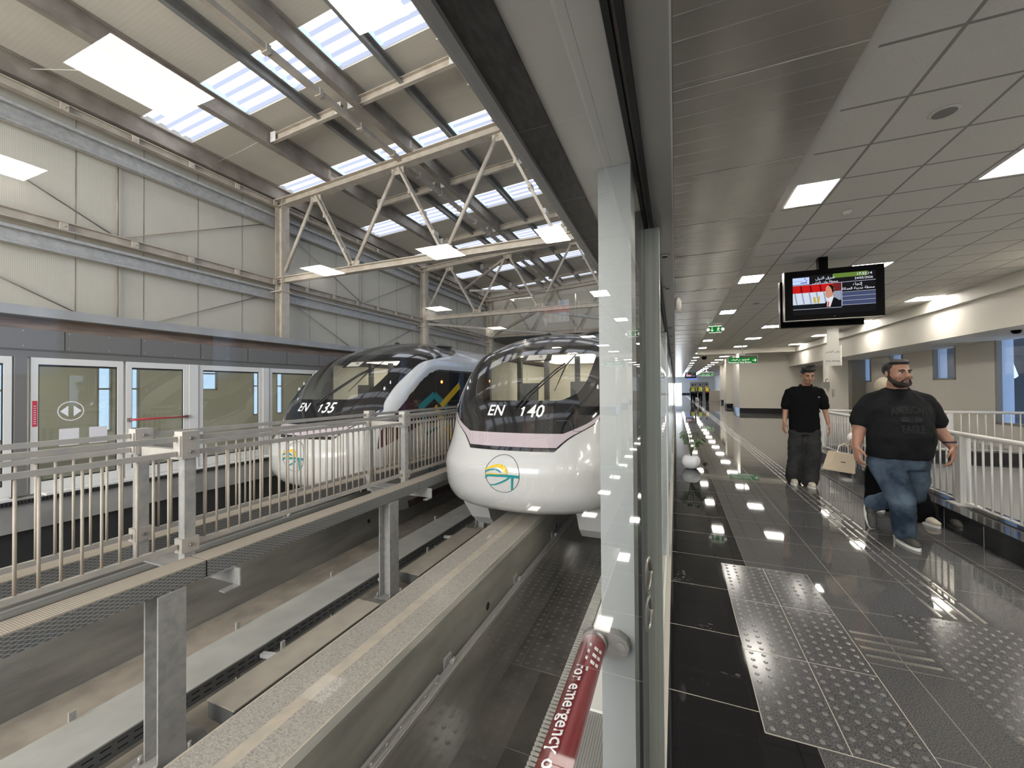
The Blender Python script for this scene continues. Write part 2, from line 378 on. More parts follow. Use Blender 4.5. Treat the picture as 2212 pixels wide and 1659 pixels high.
M['cab_fill_lamp'] = emis('added saloon fill light', (1,.96,.88), 1.1)  # lamp added to brighten the cab behind the windscreen
# ================================================================== THE TRAIN HALL
TC = (-2.38, -6.72)           # track centres
def zroof(x): return 6.62 + .065*(x+9.25)
YA, YB = -7.0, 19.6           # hall length
# ---- ground and ledges
sbox('ground', M['dark_ground'], -8.6, -.45, YA, 60, -2.2, -2.1)
sbox('ground_ledge', M['tan_ledge'], -6.36, -5.62, YA, 60, -2.1, -1.87)
sbox('ground_strip', M['tan_ledge'], -5.0, -4.2, YA, 60, -2.1, -2.04)
# ---- guideway beams
def guideway(xc, label):
    t = thing('guideway_beam', label, 'guideway beam', (xc, 0, -2.1))
    w, zt = .345, -.62
    mb = MB(); mb.prism([(xc-w,-2.1),(xc+w,-2.1),(xc+w,zt-.035),(xc+w-.035,zt-.002),(xc-w+.035,zt-.002),(xc-w,zt-.035)], 1, YA, 60)
    mb.build('beam_body', M['concrete_side'], t)
    mb = MB(); mb.mi = 0
    mb.box(xc-w+.05, xc-.05, YA, 60, zt-.03, zt); mb.box(xc+.05, xc+w-.05, YA, 60, zt-.03, zt)
    mb.mi = 1; mb.box(xc-.05, xc+.05, YA, 60, zt-.03, zt); mb.box(xc-w+.036, xc-w+.05, YA, 60, zt-.03, zt); mb.box(xc+w-.05, xc+w-.036, YA, 60, zt-.03, zt)
    mb.build('running_surface', [M['beam_top'], M['beam_track']], t)
    for s in (-1, 1):
        z = -1.12 if xc > -4 else -.76
        r = MB(); x = xc + s*(w+.07)
        r.ibeam((x,YA,z), (x,60,z), .05, .075, .014, (0,0,1)); r.box(x-.012+s*.03, x+.012+s*.03, YA, 60, z-.02, z+.02)
        rl = r.build('conductor_rail', M['alu'], t)
        for k in range(6):
            y = -.2+1.75*k
            b = MB(); b.box(xc+s*w, x, y-.04, y+.04, z-.06, z+.02); b.box(xc+s*w, xc+s*(w+.02), y-.06, y+.06, z-.11, z+.09)
            b.tube([(x,y-.03,z+.06),(x,y+.03,z+.06)], .022, 8)
            b.build('rail_clamp', M['galv'], rl)
    hole = MB()
    for y in (1.05, 3.9, 6.8):
        for s in (-1, 1): hole.tube([(xc+s*(w-.005), y+.3*s, -1.45 if xc < -4 else -1.02), (xc+s*(w+.002), y+.3*s, -1.45 if xc < -4 else -1.02)], .045, 16)
    hole.build('drain_holes', M['slot'], t)
    return t
guideway(TC[0], 'concrete monorail guideway beam running under the train numbered 140')
guideway(TC[1], 'concrete monorail guideway beam behind the walkway, under the train numbered 135')
t = thing('splice_plate', 'bolted aluminium splice bar on the conductor rail of the near guideway beam', 'splice bar', (-1.96, 1.9, -1.07))
mb = MB(); mb.box(-1.975, -1.945, 1.62, 3.05, -1.085, -1.03)
mb.build('bar', M['alu'], t)
for k in range(9):
    MB().cyl((-1.947, 1.7+.16*k, -1.057), .012, .012, 0, 8).build('bolt', M['galv'], t)

# ---- cable trays
def tray(x0, x1, z, m, label, y0=YA, y1=50, br=True):
    t = thing('cable_tray', label, 'cable tray', (x0, max(y0,-2), z), 'cable trays along the track bed')
    MB().box(x0, x1, y0, y1, z-.015, z).build('tray_cover', m, t)
    mb = MB(); mb.mi = 0; mb.box(x0+.015, x1-.015, y0, y1, z-.17, z-.015)
    mb.mi = 1
    for k in range(130):
        y = -1+.11*k
        if y < y0 or y+.1 > y1: continue
        for dz in (.06, .115): mb.box(x1-.016, x1-.0135, y, y+.07, z-dz-.012, z-dz)
    mb.build('tray_side', [M['tray_side'], M['slot']], t)
    for k in range(9):
        y = .35+1.42*k
        if y < y0 or y+.1 > y1: continue
        for xx in (x0-.02,):
            b = MB(); b.box(xx-.004, xx+.02, y, y+.045, -2.1, z+.075)
            b.build('tray_hanger', M['galv'], t)
    for k in range(6 if br else 0):
        y = 1.2+1.9*k
        MB().bar((x1, y, z-.10), (x1+.185, y+.04, z-.10), .06, .04).build('cross_bracket', M['white_alu'], t)
tray(-4.86, -4.30, -1.35, M['tray_top'], 'wide pale grey cable tray nearer the walkway posts, left of the tan tray')
for y0, y1, d in ((YA,-1.4,'out by the left edge'),(-.4,1.5,'ending at the nearest support post'),(2.42,4.35,'between the two visible support posts'),(5.25,7.4,'behind the second support post'),(8.4,50,'under the trains')):
    tray(-4.10, -3.72, -1.40, M['tray_tan'], 'narrow dusty tan cable tray length beside the near guideway, ' + d, y0, y1, False)

# ---- walkway between the tracks
mesh_side, nt, out = new_mat('diamond mesh plank side')
b_ = nt.nodes.new('ShaderNodeBsdfPrincipled'); lk(nt, b_, 0, out, 0); b_.inputs['Roughness'].default_value = .5; b_.inputs['Metallic'].default_value = .3
tc_ = nt.nodes.new('ShaderNodeTexCoord'); sp_ = nt.nodes.new('ShaderNodeSeparateXYZ'); lk(nt, tc_, 'Object', sp_, 0)
def mnode(op, a, b=None, c=None):
    n = nt.nodes.new('ShaderNodeMath'); n.operation = op
    for i, q in enumerate((a, b)):
        if q is None: continue
        if isinstance(q, (int, float)): n.inputs[i].default_value = q
        else: nt.links.new(q, n.inputs[i])
    return n.outputs[0]
zz = mnode('MULTIPLY', sp_.outputs[2], 2.2)
s1 = mnode('SINE', mnode('MULTIPLY', mnode('ADD', sp_.outputs[1], zz), 105)); s2 = mnode('SINE', mnode('MULTIPLY', mnode('SUBTRACT', sp_.outputs[1], zz), 105))
mxv = mnode('MAXIMUM', s1, s2)
rr_ = nt.nodes.new('ShaderNodeMapRange'); rr_.inputs[1].default_value = .72; rr_.inputs[2].default_value = .95; nt.links.new(mxv, rr_.inputs[0])
mm_ = nt.nodes.new('ShaderNodeMix'); mm_.data_type = 'RGBA'; mm_.inputs[6].default_value = (.15,.15,.145,1); mm_.inputs[7].default_value = (.40,.40,.385,1)
lk(nt, rr_, 0, mm_, 0); lk(nt, mm_, 2, b_, 'Base Color')
YP = [-.91, 2.3, 5.51, 8.72, 11.93]       # posts
def plank(x0, x1, y0, y1, label):
    D = -.02
    t = thing('walkway_plank', label, 'walkway plank', (x0, y0, -.15), 'grating planks of the track walkway')
    mb = MB(); mb.mi = 1; mb.box(x0, x1, y0+.008, y1-.008, D-.15, D-.012); mb.mi = 0; mb.box(x0, x1, y0+.008, y1-.008, D-.012, D)
    mb.build('plank_channel', [M['plank_top'], mesh_side], t)
    MB().box(x0+.004, x1-.004, y1-.008, y1+.004, D-.145, D-.006).build('joint_gasket', M['slot'], t)
where = ['at the near end, cut by the left edge', 'between the first and second railing posts', 'running past the far train nose', 'vanishing behind the near train', 'farthest of its row']
for i in range(4):
    plank(-4.14, -3.905, YP[i], YP[i+1], 'track side grating plank, ' + where[i])
    plank(-5.205, -4.98, YP[i], YP[i+1], 'grating plank of the far row, ' + where[i])
def panel(x, y0, y1, label, far):
    g = 'steel railing panels along the track walkway'
    t = thing('steel_railing', label, 'railing', (x, y0, .06), g)
    a, b = y0+.09, y1-.09
    MB().box(x-.014, x+.014, a, b, 1.035, 1.08).build('top_rail', M['galv_dusty'], t)
    MB().box(x-.014, x+.014, a, b, .90, .945).build('mid_rail', M['galv_dusty'], t)
    MB().box(x-.02, x+.02, a, b, .06, .105).build('bottom_rail', M['galv_dusty'], t)
    n = 27; first = None
    for k in range(n):
        y = a + (b-a)*(k+.5)/n
        if first is None:
            first = MB().tube([(x,y,.10),(x,y,.90)], .0105, 8).build('baluster', M['steel_paint'], t); y0_ = y
        else:
            c = first.copy(); COL.objects.link(c); c.parent = t; c.location.y += y-y0_
def post(x, y, label):
    t = thing('railing_post', label, 'railing post', (x, y, -.15), 'steel posts of the walkway railings')
    MB().box(x-.045, x+.045, y-.045, y+.045, -.15, 1.10).build('post_tube', M['galv'], t)
    mb = MB(); mb.box(x-.058, x+.058, y-.072, y+.072, .875, 1.125); mb.box(x-.05, x+.05, y-.085, y-.06, .90, 1.085); mb.build('top_clamp', M['galv_dusty'], t)
    mb = MB(); mb.box(x-.055, x+.055, y-.072, y+.072, .02, .15); mb.build('bottom_clamp', M['galv_dusty'], t)
    for z in (.935, 1.06, .085):
        MB().cyl((x+.055, y, z), .016, .018, 0, 6).build('bolt', M['chrome'], t)
wy = ['nearest the camera', 'beside the far train nose', 'half hidden behind the near train', 'behind the near train']
for i in range(4):
    panel(-4.19, YP[i], YP[i+1], 'track side steel railing panel, ' + where[i], 0)
    panel(-4.93, YP[i], YP[i+1], 'rear row steel railing panel, ' + where[i], 1)
for i in range(1, 4):
    post(-4.19, YP[i], 'square steel post of the track side railing, ' + wy[i-1]); post(-4.93, YP[i], 'square steel post of the rear railing, ' + wy[i-1])
    tag(MB().box(-4.86, -4.26, YP[i]-.03, YP[i]+.03, .86, .95).build('railing_tie', M['galv_dusty']), 'steel tie bar joining the two railing posts ' + wy[i-1], 'tie bar', 'ties across the walkway')
    y = YP[i]+.12
    if i == 3: continue
    mb = MB(); mb.box(-5.2, -3.90, y-.13, y+.13, -.184, -.172); mb.box(-5.2, -3.82, y+.118, y+.13, -.34, -.184); mb.box(-3.90, -3.82, y-.02, y+.13, -.35, -.338)
    tag(mb.build('walkway_bearer', M['galv']), 'galvanised channel bearer under the walkway planks ' + wy[i-1], 'bearer', 'bearers under the walkway')
for y, lb in ((2.02, 'nearest the camera, below the plank joint'), (4.84, 'in front of the far train'), (7.9, 'behind the near train nose'), (-.9, 'out by the left edge')):
    t = thing('support_post', 'galvanised H section walkway support post ' + lb, 'support post', (-3.97, y, -1.55), 'walkway support posts')
    MB().box(-4.07, -4.052, y-.1, y+.1, -1.55, -.172).build('flange', M['galv'], t)
    MB().box(-3.888, -3.87, y-.1, y+.1, -1.55, -.172).build('flange', M['galv'], t)
    MB().box(-4.052, -3.888, y-.007, y+.007, -1.55, -.172).build('web', M['galv'], t)
    MB().box(-4.12, -3.82, y-.15, y+.15, -1.565, -1.548).build('base_plate', M['galv'], t)
    for sx in (-.11, .11):
        for sy in (-.12, .12): MB().cyl((-3.97+sx, y+sy, -1.548), .014, .06, 2, 8).build('anchor_bolt', M['galv_dusty'], t)
    mb = MB(); mb.box(-4.22, -3.60, y-.42, y+.3, -2.1, -1.57)
    bmesh.ops.subdivide_edges(mb.bm, edges=mb.bm.edges[:], cuts=7, use_grid_fill=True)
    for v in mb.bm.verts: v.co += V((random.uniform(-.012,.012), random.uniform(-.012,.012), random.uniform(-.012,.002)))
    tag(mb.build('footing', M['concrete']), 'rough concrete footing under the walkway support post ' + lb, 'footing', 'footings of the walkway posts')

# ---- left wall, girts, columns
mb = MB(); mb.box(-9.6, -9.5, YA, YB, 2.63, 6.7); mb.mi = 1
for k in range(30):
    y = YA+.06+.95*k; mb.box(-9.501, -9.495, y-.006, y+.006, 2.65, 6.6)
struct(mb, 'wall_left', [M['wall_sheet'], M['purlin']])
def zgirt(z, h, name, label, m):
    mb = MB(); mb.prism([(-9.49,z+h),(-9.30,z+h),(-9.30,z+h-.05),(-9.315,z+h-.05),(-9.315,z+h-.015),(-9.40,z+h-.02),(-9.385,z),(-9.28,z),(-9.28,z-.02),(-9.40,z-.02),(-9.42,z+h-.06),(-9.49,z+h-.02)], 1, YA, YB)
    tag(mb.build(name, m), label, 'girt', 'wall girts of the train hall')
zgirt(5.62, .30, 'wall_girt', 'galvanised upper wall girt just below the hall eaves', M['galv'])
zgirt(3.78, .26, 'wall_girt', 'galvanised lower wall girt under the tan wall beam', M['galv'])
def wbeam(z, h, x, w, label):
    t = thing('wall_strut', label, 'wall strut', (x, 0, z), 'tan struts along the hall wall')
    MB().ibeam((x,YA,z), (x,YB,z), w, h, .014, (0,0,1)).build('strut', M['steel_paint'], t)
    for k in range(20):
        y = 1.4+.93*k
        mb = MB(); mb.box(x+w/2-.01, x+w/2+.012, y-.05, y+.05, z-.06, z+.05); mb.cyl((x+w/2+.012, y, z-.005), .015, .012, 0, 8); mb.build('cleat', M['steel_paint'], t)
wbeam(6.14, .13, -9.25, .13, 'tan steel strut along the top of the hall wall')
wbeam(4.19, .15, -9.27, .16, 'tan steel strut along the hall wall at truss bottom height')
YT = [.95, 7.14, 13.32, 19.45]
od = ['nearest the camera', 'second along the wall', 'third along the wall', 'in the far corner']
for y, d in zip(YT[1:], od[1:]):
    t = thing('hall_column', 'beige steel H column against the hall wall, ' + d, 'column', (-9.25, y, -2.1), 'columns of the hall wall')
    MB().ibeam((-9.14,y-.001,-2.1+4), (-9.14,y-.001,6.25), .22, .22, .014, (1,0,0)).build('column_shaft', M['steel_paint'], t)
    for z in (3.95, 6.24): MB().box(-9.36, -9.0, y-.16, y+.16, z-.012, z+.012).build('end_plate', M['steel_paint'], t)
for i in range(3):
    ya, yb = YT[i], YT[i+1]; ym = (ya+yb)/2
    for nm, (p, q) in {'upper falling': ((ya+.1,5.75),(ym-.05,4.32)), 'upper rising': ((ym+.05,4.32),(yb-.15,5.68)), 'lower falling': ((ya+.2,3.95),(ym-.05,2.6)), 'lower rising': ((ym+.05,2.6),(yb-.1,3.92))}.items():
        tag(MB().tube([(-9.44,p[0],p[1]),(-9.44,q[0],q[1])], .011, 6).build('hanging_brace_rod', M['purlin']), 'thin %s brace rod on the hall wall bay %s' % (nm, ['nearest the camera','between the two visible trusses','at the far end'][i]), 'brace rod', 'brace rods of the hall wall')
    tag(MB().tube([(-9.44,ym,4.3),(-9.44,ym,5.6)], .014, 6).build('hanging_brace_rod', M['purlin']), 'upright tie rod high in the hall wall bay %s' % ['nearest the camera','between the two visible trusses','at the far end'][i], 'brace rod', 'brace rods of the hall wall')
    tag(MB().tube([(-9.44,ym,2.6),(-9.44,ym,3.8)], .014, 6).build('hanging_brace_rod', M['purlin']), 'upright tie rod low in the hall wall bay %s' % ['nearest the camera','between the two visible trusses','at the far end'][i], 'brace rod', 'brace rods of the hall wall')

# ---- trusses
XT = [-8.0, -5.58, -3.14, -.72]; XBt = [-9.15, -6.83, -4.39, -1.98]
def truss(y, label, light=False):
    t = thing('roof_truss', label, 'roof truss', (-9.25, y, 4.2), 'roof trusses of the train hall')
    zt = lambda x: 6.19 + .065*(x+9.25)
    zb = 4.25
    MB().ibeam((-9.35,y,zt(-9.35)), (.2,y,zt(.2)), .19, .19, .02, (0,0,1)).build('top_chord', M['steel_paint'], t)
    MB().ibeam((-9.25,y,zb), (.2,y,zb), .15, .15, .02, (0,0,1)).build('bottom_chord', M['steel_paint'], t)
    for i, x in enumerate(XT):
        top = V((x, y, zt(x)-.12))
        bl = V((XBt[i], y, zb+.1)); br = V((XBt[i+1] if i < 3 else .2, y, zb+.1))
        MB().tube([bl + V((.03,0,0)), top - V((.05,0,0))], .042, 8).build('diagonal', M['steel_paint'], t)
        mb = MB()
        for s in (-1, 1):
            o = V((0, s*.05, 0)); mb.bar(top + V((.05,0,0)) + o, br - V((.05,0,0)) + o, .05, .05)
        for f in (.3, .55, .8):
            p = top.lerp(br, f); mb.box(p.x-.03, p.x+.03, y-.09, y+.09, p.z-.05, p.z+.05)
        mb.build('diagonal', M['steel_paint'], t)
        mb = MB(); mb.box(x-.16, x+.16, y-.012, y+.012, top.z-.12, top.z+.03); mb.cyl((x-.07,y-.03,top.z-.06), .05, .06, 1, 10); mb.build('gusset_plate', M['steel_paint'], t)
        if i: 
            mb = MB(); mb.box(XBt[i]-.17, XBt[i]+.17, y-.012, y+.012, zb+.06, zb+.20); mb.cyl((XBt[i]-.1,y-.03,zb+.13), .055, .06, 1, 10); mb.cyl((XBt[i]+.1,y-.03,zb+.13), .055, .06, 1, 10); mb.build('gusset_plate', M['steel_paint'], t)
    for x in (-7.5, -5.2, -3.05):
        MB().box(x-.09, x+.09, y-.07, y+.07, zt(x)+.09, zt(x)+.19).build('purlin_seat', M['steel_paint'], t)
    for x in (-7.5, -5.2, -3.05): MB().box(x-.012, x+.012, y-.10, y-.02, zt(x)+.1, zt(x)+.38).build('purlin_cleat', M['steel_paint'], t)
truss(YT[1], 'beige steel roof truss nearest the camera, in front of both trains')
truss(YT[2], 'second beige steel roof truss, smaller behind the first')
truss(YT[3]-.2, 'farthest roof truss, close to the end wall')
# roof purlins
DP = [(-9.25,'along the eaves'), (-7.5,'second from the hall wall'), (-5.2,'third from the hall wall'), (-3.05,'fourth from the hall wall, near the header')]
for x, d in DP:
    tag(MB().ibeam((x,YA,zroof(x)-.185), (x,YB-.1,zroof(x)-.185), .14, .33, .016, (0,0,1)).build('roof_purlin', M['purlin']), 'deep dark brown roof purlin ' + d, 'purlin', 'deep roof purlins')
LP = [(-6.2,'between the second and third deep purlins'), (-4.3,'between the third and fourth deep purlins'), (-1.9,'right of the last deep purlin')]
for x, d in LP:
    mb = MB(); mb.prism([(x-.04,zroof(x)-.02),(x+.04,zroof(x)-.02),(x+.04,zroof(x)-.035),(x-.025,zroof(x)-.035),(x-.025,zroof(x)-.185),(x+.04,zroof(x)-.185),(x+.04,zroof(x)-.2),(x-.04,zroof(x)-.2)], 1, YA, YB-.1)
    tag(mb.build('roof_purlin', M['purlin_light']), 'slim grey roof purlin ' + d, 'purlin', 'slim roof purlins')
for x, d in ((-5.52,'beside the third deep purlin'), (-3.13,'beside the fourth deep purlin')):
    t = thing('roof_tie_tube', 'square tan tie tube running under the roof ' + d, 'tie tube', (x,0,6.3), 'tan roof tie tubes')
    z = 6.26+.065*(x+9.25)
    MB().box(x-.045, x+.045, YA, YB-.1, z-.045, z+.045).build('tube', M['steel_paint'], t)
    for k in range(20):
        y = 1.2+.95*k
        MB().box(x-.06, x+.06, y-.035, y+.035, z-.06, z+.06).build('clamp', M['steel_paint'], t)
ordr = ['nearest row', 'second row', 'third row', 'fourth row', 'fifth row', 'sixth row', 'seventh row']
for k in range(5):
    y = 5.62+3.1*k
    for (xa, xb), d in (((-7.42,-5.62), 'in the bay nearer the hall wall'), ((-5.42,-3.2), 'in the bay nearer the header')):
        t = thing('purlin_bridge', 'grey channel bridging across the roof purlins %s, %s' % (d, ordr[k]), 'bridging channel', (xa, y, zroof(xa)-.22), 'bridging channels under the roof')
        mb = MB(); za, zb = zroof(xa)-.21, zroof(xb)-.21
        mb.bar((xa,y,za), (xb,y,zb), .016, .15); mb.bar((xa,y-.03,za-.075), (xb,y-.03,zb-.075), .07, .014); mb.bar((xa,y-.03,za+.075), (xb,y-.03,zb+.075), .07, .014)
        mb.build('channel', M['steel_paint'], t)
        for x in (xa+.05, xb-.05):
            mb = MB(); mb.box(x-.07, x+.07, y-.075, y-.062, zroof(x)-.30, zroof(x)-.10)
            for q in (-.035, .035): mb.cyl((x+q, y-.088, zroof(x)-.22), .011, .014, 1, 6)
            mb.build('cleat', M['white_alu'], t)
# roof sheet with openings, and the skylights
SY = [1.42, 4.28, 7.08, 9.93, 12.78, 15.62, 18.45]; SW = .86
X0, X1 = -9.6, 3.4
mb = MB(); prev = YA
def slab(ya, yb, xa=X0, xb=X1):
    pts = [(xa,ya,zroof(xa)),(xb,ya,zroof(xb)),(xb,yb,zroof(xb)),(xa,yb,zroof(xa))]
    lo = [mb.bm.verts.new(p) for p in pts]; hi = [mb.bm.verts.new((p[0],p[1],p[2]+.1)) for p in pts]
    for f in ((lo[3],lo[2],lo[1],lo[0]), tuple(hi)) + tuple((lo[i],lo[(i+1)%4],hi[(i+1)%4],hi[i]) for i in range(4)): mb.bm.faces.new(f)
for y in SY:
    slab(prev, y); prev = y+SW
    slab(y, y+SW, X0, -9.22); slab(y, y+SW, 3.1, X1)
slab(prev, YB)
struct(mb, 'ceiling_hall', M['roof_sheet'])
sky_hi = emis('skylight crest painted bright', (.95,.96,1.0), 1.15); sky_lo = emis('skylight flank painted dim', (.62,.69,.92), .5)  # daylight put in as glow; rib flanks painted dimmer and bluer
BX = [(-9.2,-7.56,'in the bay along the hall wall'), (-7.44,-6.24,'in the second bay from the hall wall'), (-6.16,-5.26,'in the third bay from the hall wall'), (-5.14,-4.34,'in the fourth bay from the hall wall'), (-4.26,-3.11,'in the fifth bay from the hall wall'), (-2.99,-1.8,'in the bay behind the door header'), (-1.7,.2,'in the first added bay over the corridor'), (.3,1.6,'in the middle added bay over the corridor'), (1.7,3.05,'in the last added bay over the corridor')]  # bays over the corridor added unseen to brighten the hall
for r, y in enumerate(SY):
    for xa, xb, d in BX:
        mb = MB(); n = 4; p = (SW-.014)/n; prof = []
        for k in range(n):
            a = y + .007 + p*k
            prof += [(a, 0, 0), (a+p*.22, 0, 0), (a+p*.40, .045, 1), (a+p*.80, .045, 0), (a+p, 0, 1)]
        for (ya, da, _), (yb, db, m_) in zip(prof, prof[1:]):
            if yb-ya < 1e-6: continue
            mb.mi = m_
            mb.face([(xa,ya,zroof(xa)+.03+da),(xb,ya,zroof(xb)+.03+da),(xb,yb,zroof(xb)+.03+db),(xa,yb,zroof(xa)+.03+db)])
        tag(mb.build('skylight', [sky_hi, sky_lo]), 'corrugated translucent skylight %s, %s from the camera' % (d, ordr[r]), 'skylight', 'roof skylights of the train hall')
t = thing('hanging_wire', 'loose grey wire hanging under the roof near the top left corner', 'wire', (-8.2, 3.6, 6.5))
MB().tube([(-7.6,3.85,6.62),(-7.9,3.6,6.5),(-8.3,3.2,6.42),(-8.8,3.0,6.44),(-9.2,2.9,6.5)], .008, 6).build('wire', M['galv_dusty'], t)
t = thing('hanging_wire', 'short straight wire under the roof beside the first skylight row', 'wire', (-8.2, 5.5, 6.5))
MB().tube([(-7.65,5.50,6.5),(-8.4,5.56,6.47),(-9.2,5.62,6.47)], .006, 6).build('wire', M['galv_dusty'], t)
# end wall and bracing in the last bay
sbox('wall_end', M['wall_sheet'], -9.6, .3, YB, YB+.1, 4.2, 7.3)
sbox('trim_end', M['steel_paint'], -9.5, .2, YB-.06, YB, 4.2, 4.42)
for p, q, d in (((-4.55,13.4,4.19),(-9.1,19.2,4.19),'from the second truss to the far column'), ((-9.1,13.4,4.06),(-4.6,19.2,4.06),'from the third column to the far truss'), ((-4.25,13.4,4.19),(-.2,19.2,4.19),'from the second truss to the right end'), ((-.2,13.4,4.06),(-4.2,19.2,4.06),'from the right of the second truss to the far truss'),
                ((-5.58,13.4,6.30),(-9.1,16.4,6.08),'high under the roof by the second truss'), ((-5.58,19.1,6.30),(-8.9,16.6,6.08),'high under the roof by the far truss')):
    tag(MB().bar(p, q, .09, .09).build('ceiling_brace', M['steel_paint']), 'beige diagonal brace bar ' + d, 'brace', 'brace bars of the last roof bay')
# canopy and outside beyond the end of the hall
sbox('roof_beyond', M['dark_out'], -9.6, .3, YB+.1, 48, 4.1, 4.25)
sbox('wall_beyond', M['wall_opp'], -9.6, -9.4, YB, 60, -2.1, 4.1)
# ================================================================== THE TRAINS
def interp(tab, z):
    if z <= tab[0][0]: return tab[0][1]
    for i in range(len(tab)-1):
        (a, fa), (b, fb) = tab[i], tab[i+1]
        if z <= b:
            u = (z-a)/(b-a)
            def sl(j):
                if j <= 0 or j >= len(tab)-1:
                    k = 0 if j <= 0 else len(tab)-2
                    return (tab[k+1][1]-tab[k][1])/(tab[k+1][0]-tab[k][0])
                d0 = (tab[j][1]-tab[j-1][1])/(tab[j][0]-tab[j-1][0]); d1 = (tab[j+1][1]-tab[j][1])/(tab[j+1][0]-tab[j][0])
                return 0 if d0*d1 <= 0 else 2*d0*d1/(d0+d1)
            m0, m1 = sl(i)*(b-a), sl(i+1)*(b-a)
            return (2*u**3-3*u**2+1)*fa + (u**3-2*u**2+u)*m0 + (-2*u**3+3*u**2)*fb + (u**3-u**2)*m1
    return tab[-1][1]
NEXP=2.3
TY = [(-.48,5.98),(-.44,5.83),(-.33,5.67),(-.1,5.53),(.25,5.48),(.6,5.70),(1.2,6.05),(1.65,6.5),(2.15,7.20),(2.32,7.5),(2.5,7.9),(2.63,8.35),(2.72,9.0),(2.745,9.7)]
TW = [(-.48,1.26),(-.44,1.36),(-.33,1.44),(-.1,1.49),(.25,1.51),(1.0,1.51),(1.6,1.53),(2.0,1.54),(2.15,1.52),(2.32,1.40),(2.5,1.12),(2.63,.80),(2.72,.38),(2.745,.05)]
TL = [(-.48,1.1),(.25,1.22),(.8,1.15),(1.2,.98),(2.15,.85),(2.5,.9),(2.63,.8),(2.72,.6),(2.745,.2)]
YEND = 20.
def ct(t, z, off=0.):
    """contour of the train at height z; t in -1..1 round the nose, beyond that metres down the side"""
    W, L, y0 = interp(TW, z)+off, interp(TL, z), interp(TY, z)-off
    s = 1 if t >= 0 else -1; a = abs(t)
    if a <= 1:
        an = a*PI/2
        return s*W*math.sin(an)**(2/NEXP), y0 + L*(1-math.cos(an)**(2/NEXP))
    return s*W, y0 + L + (a-1)
def t_of_x(x, z):
    W = interp(TW, z); a = min(1, abs(x)/W); return math.copysign(math.asin(a**(NEXP/2))/(PI/2), x)
def t_of_y(y, z):
    L, y0 = interp(TL, z), interp(TY, z); d = (y-y0)/L
    if d >= 1: return 1 + (y-y0-L)
    return math.acos(max(0, 1-d)**(NEXP/2))/(PI/2) if d > 0 else 0
YB_T = [(1.10,6.36),(1.5,6.72),(1.9,7.25),(2.12,7.65),(2.25,8.3),(2.35,9.0),(2.5,9.6),(2.65,9.95),(2.745,10.05)]
XB_T = [(.545,.70),(.72,.88),(.98,1.27),(1.10,1.33)]
def mask_t(z):
    """edge of the dark front at height z (right side)"""
    if z < 1.10: return t_of_x(interp(XB_T, z), z)
    a = t_of_y(interp(YB_T, z), z)
    f = min(1, (z-1.10)/.15)
    return a*f + t_of_x(1.33, z)*(1-f) if f < 1 else a
WS_X = [(1.27,.70),(1.32,.84),(1.7,1.03),(2.08,1.06),(2.16,.98)]
def ws_t(z): return t_of_x(interp(WS_X, z), z)
def patch(rows, ns, off, flip=False):
    """rows: list of (z, t_left, t_right)"""
    out = []
    for z, a, b in rows:
        r = []
        for k in range(ns+1):
            x, y = ct(a+(b-a)*k/ns, z, off); r.append((x, y, z))
        out.append(r)
    return out
def frange(a, b, n): return [a+(b-a)*i/n for i in range(n+1)]
